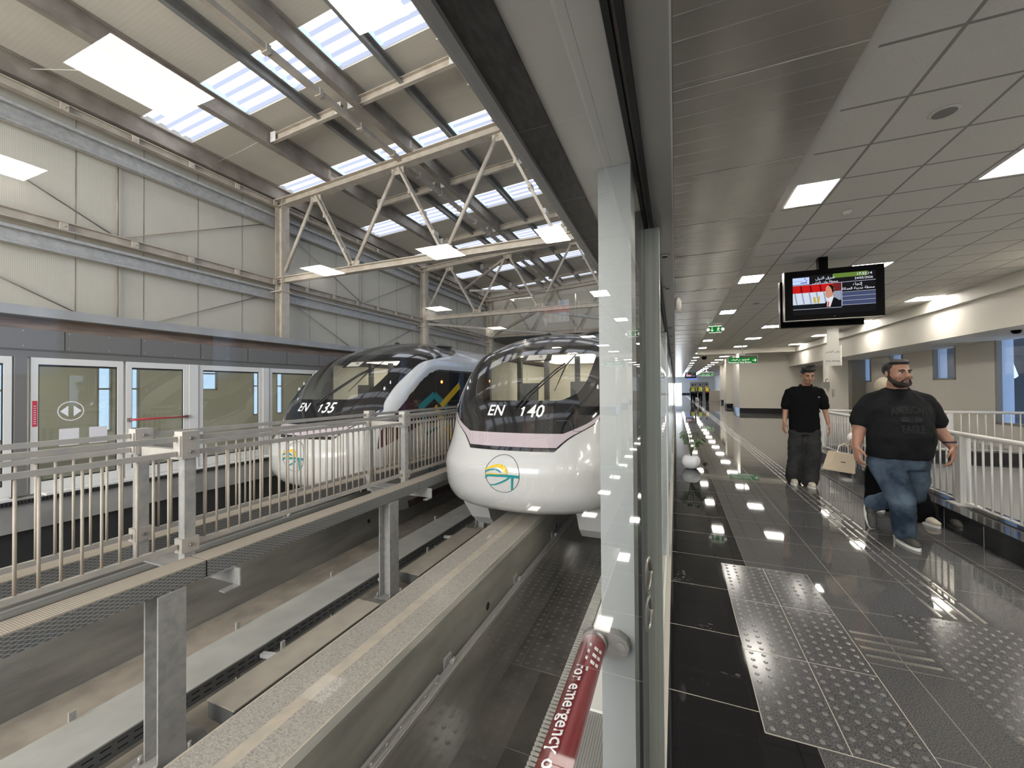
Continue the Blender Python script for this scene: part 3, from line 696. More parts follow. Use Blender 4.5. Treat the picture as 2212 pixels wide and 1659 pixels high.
def train(xc, num, label):
    T = thing('monorail_train', label, 'train', (xc, 5.5, -.48), 'monorail trains at the platforms')
    def add(mb, name, m, parent=None):
        for v in mb.bm.verts: v.co.x += xc
        return mb.build(name, m, parent or T)
    # body (the windscreen opening is left out)
    zs = frange(-.48,-.33,5)[:-1] + frange(-.33,1.27,22)[:-1] + frange(1.27,2.16,16)[:-1] + frange(2.16,2.63,12)[:-1] + frange(2.63,2.745,8)
    def row(z, inside):
        w = ws_t(z) if 1.27 <= z <= 2.16 else None
        if not inside: return None
    mb = MB()
    def strip(zl, tf, n):
        mb.grid([[(lambda p: (p[0], p[1], z))(ct(t, z)) for t in tf(z)] for z in zl])
    side = [1+q for q in (.3,.7,1.2,2,3,5,8,12)]
    full = lambda z: [-s for s in reversed(side)] + frange(-1,1,44) + side
    lo = [z for z in zs if z <= 1.2701]; mid = [z for z in zs if 1.269 <= z <= 2.1601]; hi = [z for z in zs if z >= 2.159]
    strip(lo, full, 0)
    strip(mid, lambda z: [-s for s in reversed(side)] + frange(-1, -ws_t(z), 10), 0)
    strip(mid, lambda z: frange(ws_t(z), 1, 10) + side, 0)
    strip(hi, full, 0)
    z = -.48; mb.face([(lambda p: (p[0], p[1], z))(ct(t, z)) for t in full(z)])
    add(mb, 'body_shell', M['white_paint'])
    # dark front: frame round the windscreen
    mb = MB()
    mb.grid(patch([(z, -mask_t(z), mask_t(z)) for z in frange(.545,1.27,16)], 40, .006))
    mb.grid(patch([(z, -mask_t(z), -ws_t(z)) for z in frange(1.27,2.16,18)], 14, .006))
    mb.grid(patch([(z, ws_t(z), mask_t(z)) for z in frange(1.27,2.16,18)], 14, .006))
    mb.grid(patch([(z, -mask_t(z), mask_t(z)) for z in frange(2.16,2.30,5)], 40, .006))
    cm = add(mb, 'cab_mask', M['mask'])
    mb = MB(); mb.grid(patch([(z, -mask_t(z), mask_t(z)) for z in frange(2.30,2.74,20)], 40, .006))
    add(mb, 'smoked_roof_panel', M['dark_roof'])
    # mauve chevron band
    mb = MB()
    def inner(z): return t_of_x(interp(XB_T, z)-.035, z)
    mb.grid(patch([(z, -inner(z), inner(z)) for z in frange(.60,.80,5)], 40, .010))
    for s in (-1, 1):
        rows = []
        for z in frange(.80,1.08,8):
            w = .30*(1.09-z)/.29+.02
            xo = interp(XB_T, z)-.035; a, b = t_of_x(xo, z), t_of_x(xo-w*.55, z)
            rows.append((z, s*b, s*a) if s > 0 else (z, s*a, s*b))
        mb.grid(patch(rows, 6, .010))
    add(mb, 'mauve_band', M['lavender'])
    mb = MB(); mb.grid(patch([(z, -ws_t(z)*1.008, ws_t(z)*1.008) for z in frange(1.265,2.165,22)], 40, .004))
    ws = add(mb, 'windscreen', M['windscreen'])
    # dark surround printed on the glass: lower corners
    mb = MB()
    for s in (-1, 1):
        mb.grid(patch([(z, *(sorted((s*t_of_x(max(.3, interp(WS_X, z)-.16+ (z-1.27)*1.2), z), s*ws_t(z))))) for z in frange(1.268,1.40,6)], 6, .008))
    mb.grid(patch([(z, -ws_t(z), ws_t(z)) for z in frange(1.266,1.295,3)], 30, .008))
    mb.grid(patch([(z, -ws_t(z), ws_t(z)) for z in frange(2.13,2.164,3)], 30, .008))
    add(mb, 'windscreen_border', M['mask'], None)
    def front(u, v, off): 
        x, y = ct(t_of_x(u, v), v, off); return (xc+x, y, v)
    # number plate recess line and panel gaps
    mb = MB()
    def groove(pts, r=.005, off=.009):
        mb.tube([V(front(x, z, off))-V((xc,0,0)) for x, z in pts], r, 5)
    groove([(-.85,1.24),(-.80,1.10),(-.70,1.03),(.55,1.02),(.78,1.10),(.9,1.24)])
    groove([(-1.2,.93),(-1.02,1.0),(-.9,1.0),(-.86,.90),(.60,.87),(.66,.99),(.86,.99),(.93,.84),(1.05,.83)])
    add(mb, 'panel_gap', M['dark_roof'])
    # headlights
    for s in (-1, 1):
        mb = MB(); c = V(front(s*1.2, 1.5, .004))-V((xc,0,0)); d = V(front(s*1.23, 1.62, .004))-V((xc,0,0))
        mb.ell(c, (.02,.03,.05), 12, 8); mb.ell(d, (.014,.022,.06), 10, 6)
        add(mb, 'headlight', mat('headlight lens', (.75,.76,.78), .15))
    # camera housing
    mb = MB()
    mb.grid(patch([(z, t_of_x(-.25+(2.2-z)*-.25, z), t_of_x(.25+(2.2-z)*.25, z)) for z in frange(1.99,2.2,5)], 12, .012))
    ch = add(mb, 'camera_housing', M['mask'])
    mb = MB(); mb.grid(patch([(z, t_of_x(-.18, z), t_of_x(.18, z)) for z in frange(2.01,2.12,4)], 8, .016)); add(mb, 'camera_window', M['cab_cream'], ch)
    mb = MB(); c = V(front(.08, 2.075, .03))-V((xc,0,0)); mb.tube([c, c+V((0,-.03,-.01))], .03, 14); add(mb, 'camera_lens', M['seat_grey'], ch)
    # wiper
    W_ = thing('wiper', '', ''); 
    for k in ('label','category'): del W_[k]
    W_.parent = T; W_.location = (0,0,0)
    def fp(x, z, off): return V(front(x, z, off))-V((xc,0,0))
    mb = MB(); mb.tube([fp(-.02,1.20,.03), fp(.12,1.38,.06), fp(.45,1.80,.06), fp(.57,1.93,.05)], [.022,.016,.012,.012], 8); add(mb, 'wiper_arm', M['rubber'], W_)
    mb = MB(); mb.tube([fp(.06,1.20,.03), fp(.19,1.38,.06), fp(.48,1.76,.06), fp(.60,1.90,.05)], [.022,.014,.010,.010], 8); add(mb, 'wiper_arm', M['rubber'], W_)
    mb = MB(); mb.tube([fp(.70,2.10,.03), fp(.60,1.88,.035), fp(.55,1.45,.03)], [.008,.014,.006], 6); add(mb, 'wiper_blade', M['rubber'], W_)
    for x in (-.02, .06):
        mb = MB(); mb.ell(fp(x,1.17,.015), (.022,.016,.022), 10, 6); add(mb, 'wiper_pivot', M['rubber'], W_)
    # lettering
    put_text('EN', 'lettering', M['white_ink'], T, .19, lambda u, v: front(-.36+u, 1.13+v, .012), width=.29, shear=.10, bold=.003)
    put_text(num[1:], 'lettering', M['white_ink'], T, .19, lambda u, v: front(.325+u, 1.125+v, .012), width=.27, shear=.10, bold=.003)
    mb = MB()
    for a, b, w0 in (((.112,1.055),(.130,1.198),.0155), ((.130,1.198),(.088,1.160),.011)):
        n_ = V((b[1]-a[1], -(b[0]-a[0]), 0)).normalized()*w0
        mb.face([V(front(a[0]+n_.x*e, a[1]+n_.y*e, .012))-V((xc,0,0)) for e in (1,-1)] + [V(front(b[0]+n_.x*e, b[1]+n_.y*e, .012))-V((xc,0,0)) for e in (-1,1)])
    add(mb, 'lettering', M['white_ink'])
    # emblem: ring with a yellow and teal sweep and a teal viaduct
    cx_, cz_, R = -.03, .215, .275
    def disc(fn, name, m, off):
        mb = MB(); fn(mb, off); return add(mb, name, m)
    def ribbon(mb, pts, off, n=24):
        """pts: (u, v, halfwidth) smooth strip on the nose"""
        for a, b in zip(pts, pts[1:]):
            q = []
            for (u, v, w), d in ((a, 1), (b, 1)):
                dx, dz = b[0]-a[0], b[1]-a[1]; l = math.hypot(dx, dz) or 1
                q.append((u - dz/l*w, v + dx/l*w)); q.append((u + dz/l*w, v - dx/l*w))
            vs = [V(front(cx_+q[i][0]*R, cz_+q[i][1]*R, off))-V((xc,0,0)) for i in (0,1,3,2)]
            mb.face(vs)
    def arc(c, r, a0, a1, w0, w1, n=16):
        return [(c[0]+r[0]*math.cos(math.radians(a0+(a1-a0)*i/n)), c[1]+r[1]*math.sin(math.radians(a0+(a1-a0)*i/n)), w0+(w1-w0)*i/n) for i in range(n+1)]
    mb = MB(); ribbon(mb, arc((0,0),(1,1),0,360,.012,.012,60), .008); em = add(mb, 'emblem', M['cab_dark'])
    mb = MB()
    ribbon(mb, [(-.97,.20,.045),(-.80,.30,.05),(-.6,.38,.06),(-.3,.45,.075),(-.05,.42,.10),(.12,.33,.12),(.24,.20,.10),(.30,.08,.05)], .009)
    ribbon(mb, [(-1.0,-.06,.02),(-.8,-.02,.03),(-.3,.0,.03),(.05,-.01,.03),(.30,.05,.03)], .009)
    add(mb, 'emblem_sweep', M['yellow'], em)
    mb = MB()
    ribbon(mb, [(-.97,.10,.03),(-.75,.20,.04),(-.45,.26,.045),(-.2,.20,.05),(-.05,.10,.02)], .011)
    ribbon(mb, [(-.99,-.16,.05),(-.75,-.10,.06),(-.3,-.09,.06),(.1,-.06,.07),(.5,-.06,.07),(.98,-.08,.075)], .011)
    ribbon(mb, [(.46,-.10,.05),(.25,-.28,.045),(-.1,-.46,.04),(-.45,-.60,.035),(-.75,-.64,.03)], .011)
    ribbon(mb, [(.60,-.12,.07),(.58,-.45,.05),(.54,-.82,.045)], .011)
    ribbon(mb, [(-.99,-.20,.06),(-.97,-.30,.02)], .011)
    add(mb, 'emblem_viaduct', M['teal'], em)
    # side windows and graphics
    YW = [(.34,6.16),(.64,6.28),(1.08,6.70),(1.5,7.18),(1.85,7.72),(1.95,8.05)]
    def front_z(y): 
        best = .34
        for z in frange(.34,1.95,60):
            if interp(YW, z) <= y: best = z
        return best
    def low_z(y): return .34+(y-6.16)/1.25*.37 if y < 7.4 else .71
    for s in (-1, 1):
        mb = MB(); rows = []
        ys = frange(6.17,8.1,30) + frange(8.2,19,22)
        for y in ys:
            a, b = low_z(y), max(low_z(y)+.002, front_z(y))
            rows.append([(lambda p, z: (p[0], p[1], z))(ct(s*t_of_y(y, z), z, .006), z) for z in frange(a, b, 14)])
        mb.grid(rows); sw = add(mb, 'side_window_band', M['side_glass'])
        mb = MB(); rows = []
        for y in frange(6.19,7.35,18):
            a = low_z(y)+.004; b = min(front_z(y)-.004, 1.28 - ((y-7.0)/.55)**2*.5 if y > 6.9 else 1.28)
            rows.append([(lambda p, z: (p[0], p[1], z))(ct(s*t_of_y(y, z), z, .009), z) for z in frange(a, max(a+.001, b), 8)])
        mb.grid(rows); add(mb, 'maroon_panel', M['maroon'], sw)
        def stroke(mb, pts, w, off):
            P = [V((q[0], q[1], 0)) for q in pts]
            for a, b in zip(P, P[1:]):
                d = (b-a).normalized(); nrm = V((-d.y, d.x, 0))*w/2
                n = max(2, int((b-a).length/.12))
                rows = []
                for i in range(n+1):
                    c = a.lerp(b, i/n) 
                    rows.append([(lambda p, z: (p[0], p[1], z))(ct(s*t_of_y(c.x+nrm.x*e, c.y+nrm.y*e), c.y+nrm.y*e, off), c.y+nrm.y*e) for e in (-1, 1)])
                mb.grid(rows)
        if True:
            mb = MB(); stroke(mb, [(7.36,1.06),(7.95,1.36),(8.55,1.02)], .17, .012); stroke(mb, [(7.5,1.0),(7.62,.55),(7.55,-.02)], .14, .012); stroke(mb, [(7.62,.48),(8.3,.62),(8.5,1.0)], .06, .012)
            stroke(mb, [(7.75,-.05),(8.2,-.5)], .28, .012)
            add(mb, 'teal_graphic', M['teal'], sw)
            mb = MB(); stroke(mb, [(8.25,1.08),(9.1,1.58)], .17, .014); stroke(mb, [(8.0,1.1),(8.4,.62),(8.3,.2)], .13, .014); stroke(mb, [(8.55,.6),(8.75,.2)], .2, .014)
            add(mb, 'yellow_graphic', M['yellow'], sw)
        mb = MB()
        for y in (8.0, 8.75, 10.0, 10.75, 13, 13.75): stroke(mb, [(y,.4),(y,1.94)], .018, .011)
        add(mb, 'door_gap', M['rubber'], sw)
        mb = MB(); x, y = ct(s*t_of_y(8.25,1.66),1.66,.012); mb.ell((x,y,1.66), (.02,.035,.035), 10, 6); add(mb, 'marker_lamp', emis('orange marker lamp', (1,.16,.03), 5), sw)
        # skirt
        mb = MB()
        prof = [(6.55,-.40),(6.62,-.62),(6.78,-.92),(6.98,-1.10),(7.3,-1.16)]
        outr = [[], []]
        for (y, z) in prof:
            f = (-.40-z)/.76
            outr[0].append((s*(1.36-.20*f), y, z)); outr[1].append((s*(.82+.02*f), y, z))
        back = [(s*1.36,YEND,-.40),(s*1.16,YEND,-1.16),(s*.84,YEND,-1.16),(s*.82,YEND,-.40)]
        for a, b, c, d in zip(outr[0], outr[0][1:], outr[1][1:], outr[1]): mb.face([a, b, c, d])
        for r in outr:
            n = len(r); mb.face(list(r) + [(r[-1][0], YEND, -1.16), (r[0][0], YEND, -.40)])
        mb.face([outr[0][-1], (outr[0][-1][0],YEND,-1.16), (outr[1][-1][0],YEND,-1.16), outr[1][-1]])
        sk = add(mb, 'side_skirt', M['white_paint'])
        mb = MB()
        for z0, z1, y0 in ((-1.16,-.98,7.35),):
            mb.face([(s*(1.36-.20*(-.40-z1)/.76+.004),y0,z1),(s*(1.36-.20*(-.40-z1)/.76+.004),YEND,z1),(s*1.164,YEND,z0),(s*1.164,y0+.1,z0)])
        add(mb, 'maroon_skirt_band', M['maroon'], sk)
        mb = MB(); mb.box(s*1.30, s*1.33, 7.60, 7.66, -.72, -.50); mb.tube([(s*1.30,7.72,-.45),(s*1.285,7.74,-.6),(s*1.265,7.62,-.78),(s*1.26,7.4,-.84)], .008, 6); add(mb, 'skirt_vent', M['rubber'], sk)
    # underframe, drive tyre
    mb = MB(); mb.box(-.82,.82,6.6,YEND,-.60,-.485); add(mb, 'underframe', M['rubber'])
    # cab interior
    mb = MB(); mb.mi = 0
    mb.box(-1.15,1.15,6.75,11.5,1.02,1.08); mb.box(-1.22,-1.18,7.6,11.5,1.08,2.1); mb.box(1.18,1.22,7.6,11.5,1.08,2.1); mb.box(-1.2,1.2,11.45,11.5,1.08,2.2); mb.box(-1.1,1.1,8.0,11.5,2.2,2.22)
    mb.mi = 1
    for x in (-.95,-.3,.4,1.0): mb.box(x-.05,x+.05,8.6,8.7,1.08,2.25)
    mb.box(-.62,-.25,7.8,7.9,1.08,1.6); mb.box(.45,.85,7.8,7.9,1.08,1.62)
    mb.mi = 2; mb.box(-.8,.8,8.3,11.2,2.185,2.198)
    add(mb, 'cab_interior', [M['cab_cream'], M['cab_dark'], M['cab_fill_lamp']])
    # roof pods
    for x, y in ((.75,9.5),(-.75,9.5)):
        mb = MB(); mb.ell((x,y,2.69), (.14,.26,.07), 16, 8); mb.ell((x,y+.05,2.66), (.24,.42,.05), 16, 8); add(mb, 'roof_pod', M['dark_roof'])
    mb = MB(); mb.ell((-.35,9.0,2.73), (.06,.09,.05), 12, 6); add(mb, 'roof_aerial', M['rubber'])
    return T
train(TC[0], '140', 'white monorail train with black front numbered EN 140 on the near track')
train(TC[1], '135', 'white monorail train with black front numbered EN 135 behind the railings')
# ================================================================== PLATFORM SCREENS
# ---- far side
XF = -8.72
sbox('floor_far_platform', M['concrete'], -12.4, -8.5, YA, 40, -.46, -.02)
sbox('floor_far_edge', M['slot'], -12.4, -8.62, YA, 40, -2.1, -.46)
t = thing('gap_filler_comb', 'black toothed gap filler strip along the far platform edge', 'gap filler', (-8.47, 0, -.06))
mb = MB(); mb.box(-8.5, -8.46, YA, 22, -.07, -.02)
for k in range(330): mb.box(-8.46, -8.445, -1+.035*k, -1+.035*k+.02, -.075, -.015)
mb.build('comb_strip', M['rubber'], t)
HD = thing('screen_header', 'long dark grey header box above the far platform screen doors', 'door header', (XF, 0, 2.0))
mb = MB(); mb.prism([(-9.0,2.0),(XF,2.0),(XF,2.09),(XF+.03,2.12),(XF+.03,2.41),(-8.95,2.41),(-9.0,2.41)], 1, YA, 22)
mb.build('header_panel', M['grey_panel'], HD)
mb = MB(); mb.prism([(-9.0,2.41),(-8.76,2.41),(-8.92,2.60),(-9.0,2.60)], 1, YA, 22); mb.build('recess', M['rust_dust'], HD)
mb = MB(); mb.box(-9.0,-8.66,YA,22,2.60,2.742); mb.build('top_flange', M['grey_flange'], HD)
for k in range(12):
    y = 1.2+.95*k; MB().box(XF+.0295, XF+.0315, y-.004, y+.004, 2.12, 2.41).build('panel_joint', M['slot'], HD)
mb = MB()
for k in range(24):
    for dz in (.04, .26):
        mb.cyl((XF+.028, 1.25+.475*k, 2.12+dz), .008, .006, 0, 6)
mb.build('rivets', M['galv'], HD)
WA = M['white_alu']
def far_leaf(y0, y1, label, bar=False, arrow=False, papers=0, group='glass leaves of the far platform screen'):
    t = thing('screen_door', label, 'screen door', (XF, y0, 0), group)
    for nm, b in (('top_frame', (y0,y1,1.90,2.0)), ('bottom_frame', (y0,y1,0,.16))):
        MB().box(XF-.06, XF, *b).build(nm, WA, t)
    for b in ((y0,y0+.075,.16,1.90),(y1-.075,y1,.16,1.90)): MB().box(XF-.06, XF, *b).build('stile', WA, t)
    MB().box(XF-.034, XF-.028, y0+.075, y1-.075, .16, 1.90).build('pane', M['glass_far'], t)
    mb = MB()
    for b in ((y0+.075,y0+.09,.16,1.90),(y1-.09,y1-.075,.16,1.90),(y0+.09,y1-.09,1.87,1.90),(y0+.09,y1-.09,.16,.18)): mb.box(XF-.027, XF-.02, *b)
    mb.build('gasket', M['rubber'], t)
    if bar:
        b = MB().tube([(XF+.05,y0+.03,1.0),(XF+.05,y1-.03,1.0)], .02, 10).build('push_bar', M['red'], t); b['label'] = 'red push bar'
        for y in (y0+.03, y1-.03): MB().box(XF-.0, XF+.06, y-.02, y+.02, .97, 1.03).build('bracket', M['chrome'], b)
    if arrow:
        yc = (y0+y1)/2-.1; zc = 1.19
        mb = MB(); n = 40; x = XF-.02
        for k in range(n):
            a, b = 2*PI*k/n, 2*PI*(k+1)/n
            mb.face([(x,yc+.15*math.cos(a),zc+.15*math.sin(a)),(x,yc+.15*math.cos(b),zc+.15*math.sin(b)),(x,yc+.138*math.cos(b),zc+.138*math.sin(b)),(x,yc+.138*math.cos(a),zc+.138*math.sin(a))])
        for s in (-1, 1): mb.face([(x,yc+s*.12,zc),(x,yc+s*.03,zc+.085),(x,yc+s*.03,zc-.085)])
        o = mb.build('arrow_sticker', M['white_ink'], t); o['label'] = 'round white double arrow sticker'
    for k in range(papers):
        yy = y0+.30+.34*k
        o = MB().box(XF-.02, XF-.016, yy, yy+.22, .66, .92).build('paper_notice', M['paper'], t); o['label'] = 'blank white paper notice'
    return t
def far_post(y0, y1, label, m=None):
    tag(MB().box(XF-.09, XF+.02, y0, y1, 0, 2.0).build('door_post', m or WA), label, 'door post', 'posts of the far platform screen')
far_leaf(-1.2, .6, 'framed glass leaf of the far screen, out by the left edge')
far_leaf(.75, 2.58, 'far sliding glass door leaf left of the one with the arrow sticker')
far_post(2.60, 2.72, 'grey post of the far screen beside the red sticker', M['grey_panel'])
w = far_leaf(2.76, 3.82, 'far sliding glass door leaf with round double arrow sticker and two papers', arrow=True, papers=2)
o = MB().box(XF+.001, XF+.004, 2.775, 2.825, .98, 1.36).build('red_sticker', mat('red sticker', (.55,.04,.07), .5), w); o['label'] = 'small red instruction sticker'
mb = MB()
for k in range(9): mb.box(XF+.004, XF+.005, 2.787, 2.813, 1.02+.032*k, 1.03+.032*k)
mb.build('sticker_lines', M['paper'], o)
far_leaf(3.86, 4.80, 'far emergency door leaf with red push bar', bar=True)
far_post(4.81, 4.97, 'white post of the far screen right of the red push bar')
far_leaf(4.99, 6.30, 'framed glass leaf of the far screen right of the red push bar, first after the post')
far_post(6.31, 6.45, 'white post of the far screen beside the nose of the far train')
far_leaf(6.47, 7.75, 'framed glass leaf of the far screen partly behind the far train nose')
far_post(7.77, 7.9, 'white post of the far screen hidden behind the far train cab')
for y in (7.95, 10.6, 13.3, 16): far_leaf(y, y+2.6, 'framed glass leaf of the far screen behind the far train')
for y0, y1, d in ((-.8,2.55,'in front of the leftmost leaf'),(2.83,4.0,'below the arrow sticker door'),(4.0,6.3,'between the red push bar and the far train'),(6.3,9,'behind the far train')):
    tag(MB().box(-8.70, -8.50, y0+.02, y1-.02, -.02, .012 if y0 != 4.0 else .0).build('sill_slab', WA), 'white sill slab on the far platform edge ' + d, 'sill slab', 'sill slabs of the far platform')
# far platform room
def yv(px, X=-12.3): d = ray(px, 850); return d.y/d.x*X
sbox('ceiling_far', M['wall_opp'], -12.4, -9.0, YA, 30, 2.6, 2.7)
wins = [(-1.5,.4,.5,2.3),(yv(-30),yv(20),.5,2.3),(yv(209),yv(243),.55,2.3),(yv(281),yv(302),.55,2.3),(yv(428),yv(470),1.5,2.2),(yv(546),yv(565),.7,2.3),(yv(597),yv(612),.7,2.3),(11.5,12.6,.7,2.3)]
ys = [YA]; mb = MB()
for a, b, z0, z1 in wins:
    mb.box(-12.4, -12.3, ys[-1], a, -.02, 2.6); mb.box(-12.4, -12.3, a, b, -.02, z0); mb.box(-12.4, -12.3, a, b, z1, 2.6); ys.append(b)
mb.box(-12.4, -12.3, ys[-1], 30, -.02, 2.6)
struct(mb, 'wall_far', M['wall_opp'])
for i, (a, b, z0, z1) in enumerate(wins):
    mb = MB(); mb.mi = 0
    for q in ((a,a+.04,z0,z1),(b-.04,b,z0,z1),(a,b,z0,z0+.04),(a,b,z1-.04,z1),(a,b,(z0+z1)/2+.1,(z0+z1)/2+.14)): mb.box(-12.36, -12.30, *q)
    mb.mi = 1; mb.box(-12.35, -12.345, a, b, z0, z1)
    struct(mb, 'window_%d' % (20+i), [M['win_frame'], M['win_glass']])
for y in (1, 3.7, 6.4, 9.1, 11.8):  # glowing panels added to brighten the far platform room
    t = thing('ceiling_light', 'small light panel added to brighten the far platform, behind the far screen', 'ceiling light', (-10.6, y, 2.58), 'light panels added to the far platform')
    MB().box(-10.8, -10.4, y, y+.5, 2.575, 2.599).build('diffuser', M['panel_light'], t)

# ---- near side: header, posts, glass
G = -.072
H = thing('screen_header', 'long pale header with black brush seal above the near glass doors', 'door header', (-.15, 0, 2.0))
MB().box(-.28, -.062, -3, 60, 2.012, 3.5).build('header_box', M['soffit_white'], H)
MB().box(-.30, -.278, -3, 60, 1.985, 2.5).build('edge_flange', M['grey_flange'], H)
MB().box(-.278, -.212, -3, 60, 1.995, 2.012).build('brush_seal', M['brush'], H)
mb = MB(); mb.box(-.212, -.128, -3, 60, 2.0, 2.012); mb.box(-.1275, -.086, -3, 60, 2.0, 2.012); mb.build('soffit', M['soffit_white'], H)
mb = MB(); mb.box(-.085, -.0755, -3, 60, 1.992, 2.012); mb.box(-.068, -.058, -3, 60, 1.99, 2.012); mb.build('glass_gasket', M['rubber'], H)
mb = MB(); mb.box(-.0575, -.003, -3, 3.05, 2.0, 3.5); mb.box(-.0575, -.003, 3.056, 30, 2.0, 3.5); mb.box(-.0575, -.003, 30.006, 60, 2.0, 3.5)
mb.build('bulkhead', M['grey_bulk'], H) if 'grey_bulk' in M else mb.build('bulkhead', mat('grey bulkhead panel', (.44,.43,.40), .45), H)
MB().box(-.0035, .0, -3, 60, 1.996, 3.5).build('edge_trim', M['white_alu'], H)
for i, y in enumerate((1.62, 2.15, 3.6, 4.2, 5.0, 6.2, 7.4)):
    t = thing('downlight', 'tiny unlit downlight in the near header bulkhead, number %s from the camera' % ['one','two','three','four','five','six','seven'][i], 'downlight', (-.033, y, 2.0), 'downlights in the near header')
    mb = MB(); mb.lathe((-.033,y,1.993), [(.017,.0),(.018,.004),(.018,.0069)], 20); mb.build('ring', M['galv'], t)
    MB().cyl((-.033,y,1.9915), .010, .0015, 2, 16).build('lens', M['slot'], t)
pane_d = ['in front of the camera, carrying the corridor reflections', 'between the first and second near posts', 'after the second near post', 'third after the second post', 'fourth along the corridor', 'fifth along the corridor', 'sixth along the corridor']
PST = [.92, 3.80, 6.75, 9.7, 12.65, 15.6, 18.55, 21.5, 27, 33, 39, 45, 51, 57]
def leaf(y0, y1, x, label, edge=True):
    t = thing('glass_leaf', label, 'glass door leaf', (x, y0, .01), 'glass leaves of the near platform screen')
    MB().face([(x,y0,.012),(x,y1,.012),(x,y1,1.995),(x,y0,1.995)]) if False else None
    mb = MB(); mb.face([(x,y0,.012),(x,y1,.012),(x,y1,1.995),(x,y0,1.995)]); mb.build('pane', M['glass'], t)
    if edge:
        o = MB().box(x-.012, x+.03, y1+.002, y1+.05, .012, 1.99).build('leaf_edge', M['glass_edge'], t); o['label'] = 'green tinted edge of the glass'
    return t
l0 = leaf(-2.5, 1.30, G, 'large clear glass leaf in front of the camera, mirroring the corridor lights')
MB().box(G-.03, G-.012, 1.16, 1.30, .012, 1.99).build('black_stile', M['rubber'], l0)
for z in (.86, .97):
    MB().tube([(G-.006+.006*math.cos(a), 1.2+.03*math.cos(a), z+.045*math.sin(a)) for a in frange(0, 2*PI, 20)], .006, 6).build('lock_ring', M['chrome'], l0)
leaf(1.42, 3.74, G, 'glass leaf between the two near door posts', False)
for i in range(1, len(PST)-1):
    leaf(PST[i]+.16, PST[i+1]-.06, G+.002, 'glass leaf of the near screen after door post %s from the camera' % ['','two','three','four','five','six','seven','eight','nine','ten','eleven','twelve','thirteen'][i], False)
for i, y in enumerate(PST):
    t = thing('door_post', 'pale square post of the near glass screen, %s' % (['at the push bar, nearest the camera','second along the corridor'] + ['%s along the corridor' % k for k in ('third','fourth','fifth','sixth','seventh','eighth','ninth','tenth','eleventh','twelfth','thirteenth','fourteenth')])[i], 'door post', (-.12, y, 0), 'posts of the near glass screen')
    if i == 0: MB().box(-.16, -.088, y, y+.10, -.0, 1.999).build('post_shaft', M['post_white'], t)
    else: MB().box(-.142, -.066, y, y+.14, .0, 1.985).build('post_shaft', M['post_white'], t)
# push bar
pb = thing('push_bar', 'red emergency push bar with white writing on the near glass door', 'push bar', (-.172, .9, .935))
MB().tube([(-.172,-.6,.935),(-.172,.895,.935)], .0265, 24).build('bar', M['red'], pb)
mb = MB()
mb.tube([(-.172,.88,.935),(-.172,.905,.935)], .029, 24)
mb.prism([(-.172,.962),(-.12,.960),(-.103,.950),(-.097,.935),(-.103,.920),(-.12,.910),(-.172,.908)], 1, .897, .918)
mb.build('end_bracket', M['chrome'], pb)
MB().tube([(-.118,.896,.935),(-.118,.8965,.935)], .012, 16).build('screw_hole', M['seat_grey'], pb)
def barpt(u, v):       # writing runs along the bar towards the camera, readable from the corridor side
    a = math.radians(90) - v/.0275
    return (-.172+.0272*math.cos(a), .865-u, .935+.0272*math.sin(a))
put_text('For emergency open, press', 'lettering', M['white_ink'], pb, .034, lambda u, v: barpt(u+.085, v-.002), align='LEFT', bold=.0005)
mb = MB()
for k in range(3):
    u = .015+.022*k
    mb.face([barpt(u, .0), barpt(u+.010,.0), barpt(u+.016,.016), barpt(u+.006,.016)]); mb.face([barpt(u+.006,.016), barpt(u+.016,.016), barpt(u+.010,.030), barpt(u,.030)])
mb.build('chevrons', M['white_ink'], pb, normals=False)
# sill, threshold and comb of the near edge
sbox('trim_sill', mat('dull sill strip', (.40,.375,.32), .5), -.078, -.047, -3, 60, -.02, .008)
sbox('floor_platform_edge', M['concrete_side'], -.5, -.06, YA, 60, -2.1, -.012)
rib = ribbed('ribbed metal threshold', (.34,.33,.31), (.17,.165,.155), 0, .011, .45, .4, line=.8, bump=.5, sharp=(.5,.8))
for i, (a, b) in enumerate(((-3,1.87),(4.75,7.7))):
    tag(MB().box(-.49, -.08, a, b, -.012, .0).build('threshold_plate', rib), 'grey ribbed threshold plate outside the near glass door, ' + ['nearest the camera','farther along'][i], 'threshold', 'threshold plates')
for i, (a, b) in enumerate(((1.87,4.75),(7.7,60))):
    tag(MB().box(-.49, -.08, a, b, -.012, .012).build('sill_slab', M['white_alu']), 'white sill slab outside the near glass, ' + ['behind the push bar','farther along'][i], 'sill slab', 'sill slabs of the near platform')
t = thing('gap_filler_comb', 'toothed gap filler strip along the near platform edge', 'gap filler', (-.53, 0, -.03))
mb = MB(); mb.mi = 1; mb.box(-.52, -.492, YA, 20, -.05, -.006); mb.mi = 0
for k in range(420): mb.box(-.565, -.505, .6+.024*k, .6+.024*k+.011, -.03, .004)
mb.build('comb_strip', [mat('grey comb rubber', (.30,.29,.26), .55), M['rubber']], t)
# ================================================================== THE CORRIDOR
ZC = 3.52; XK = 2.62; YV = 10.45; XW = 7.2
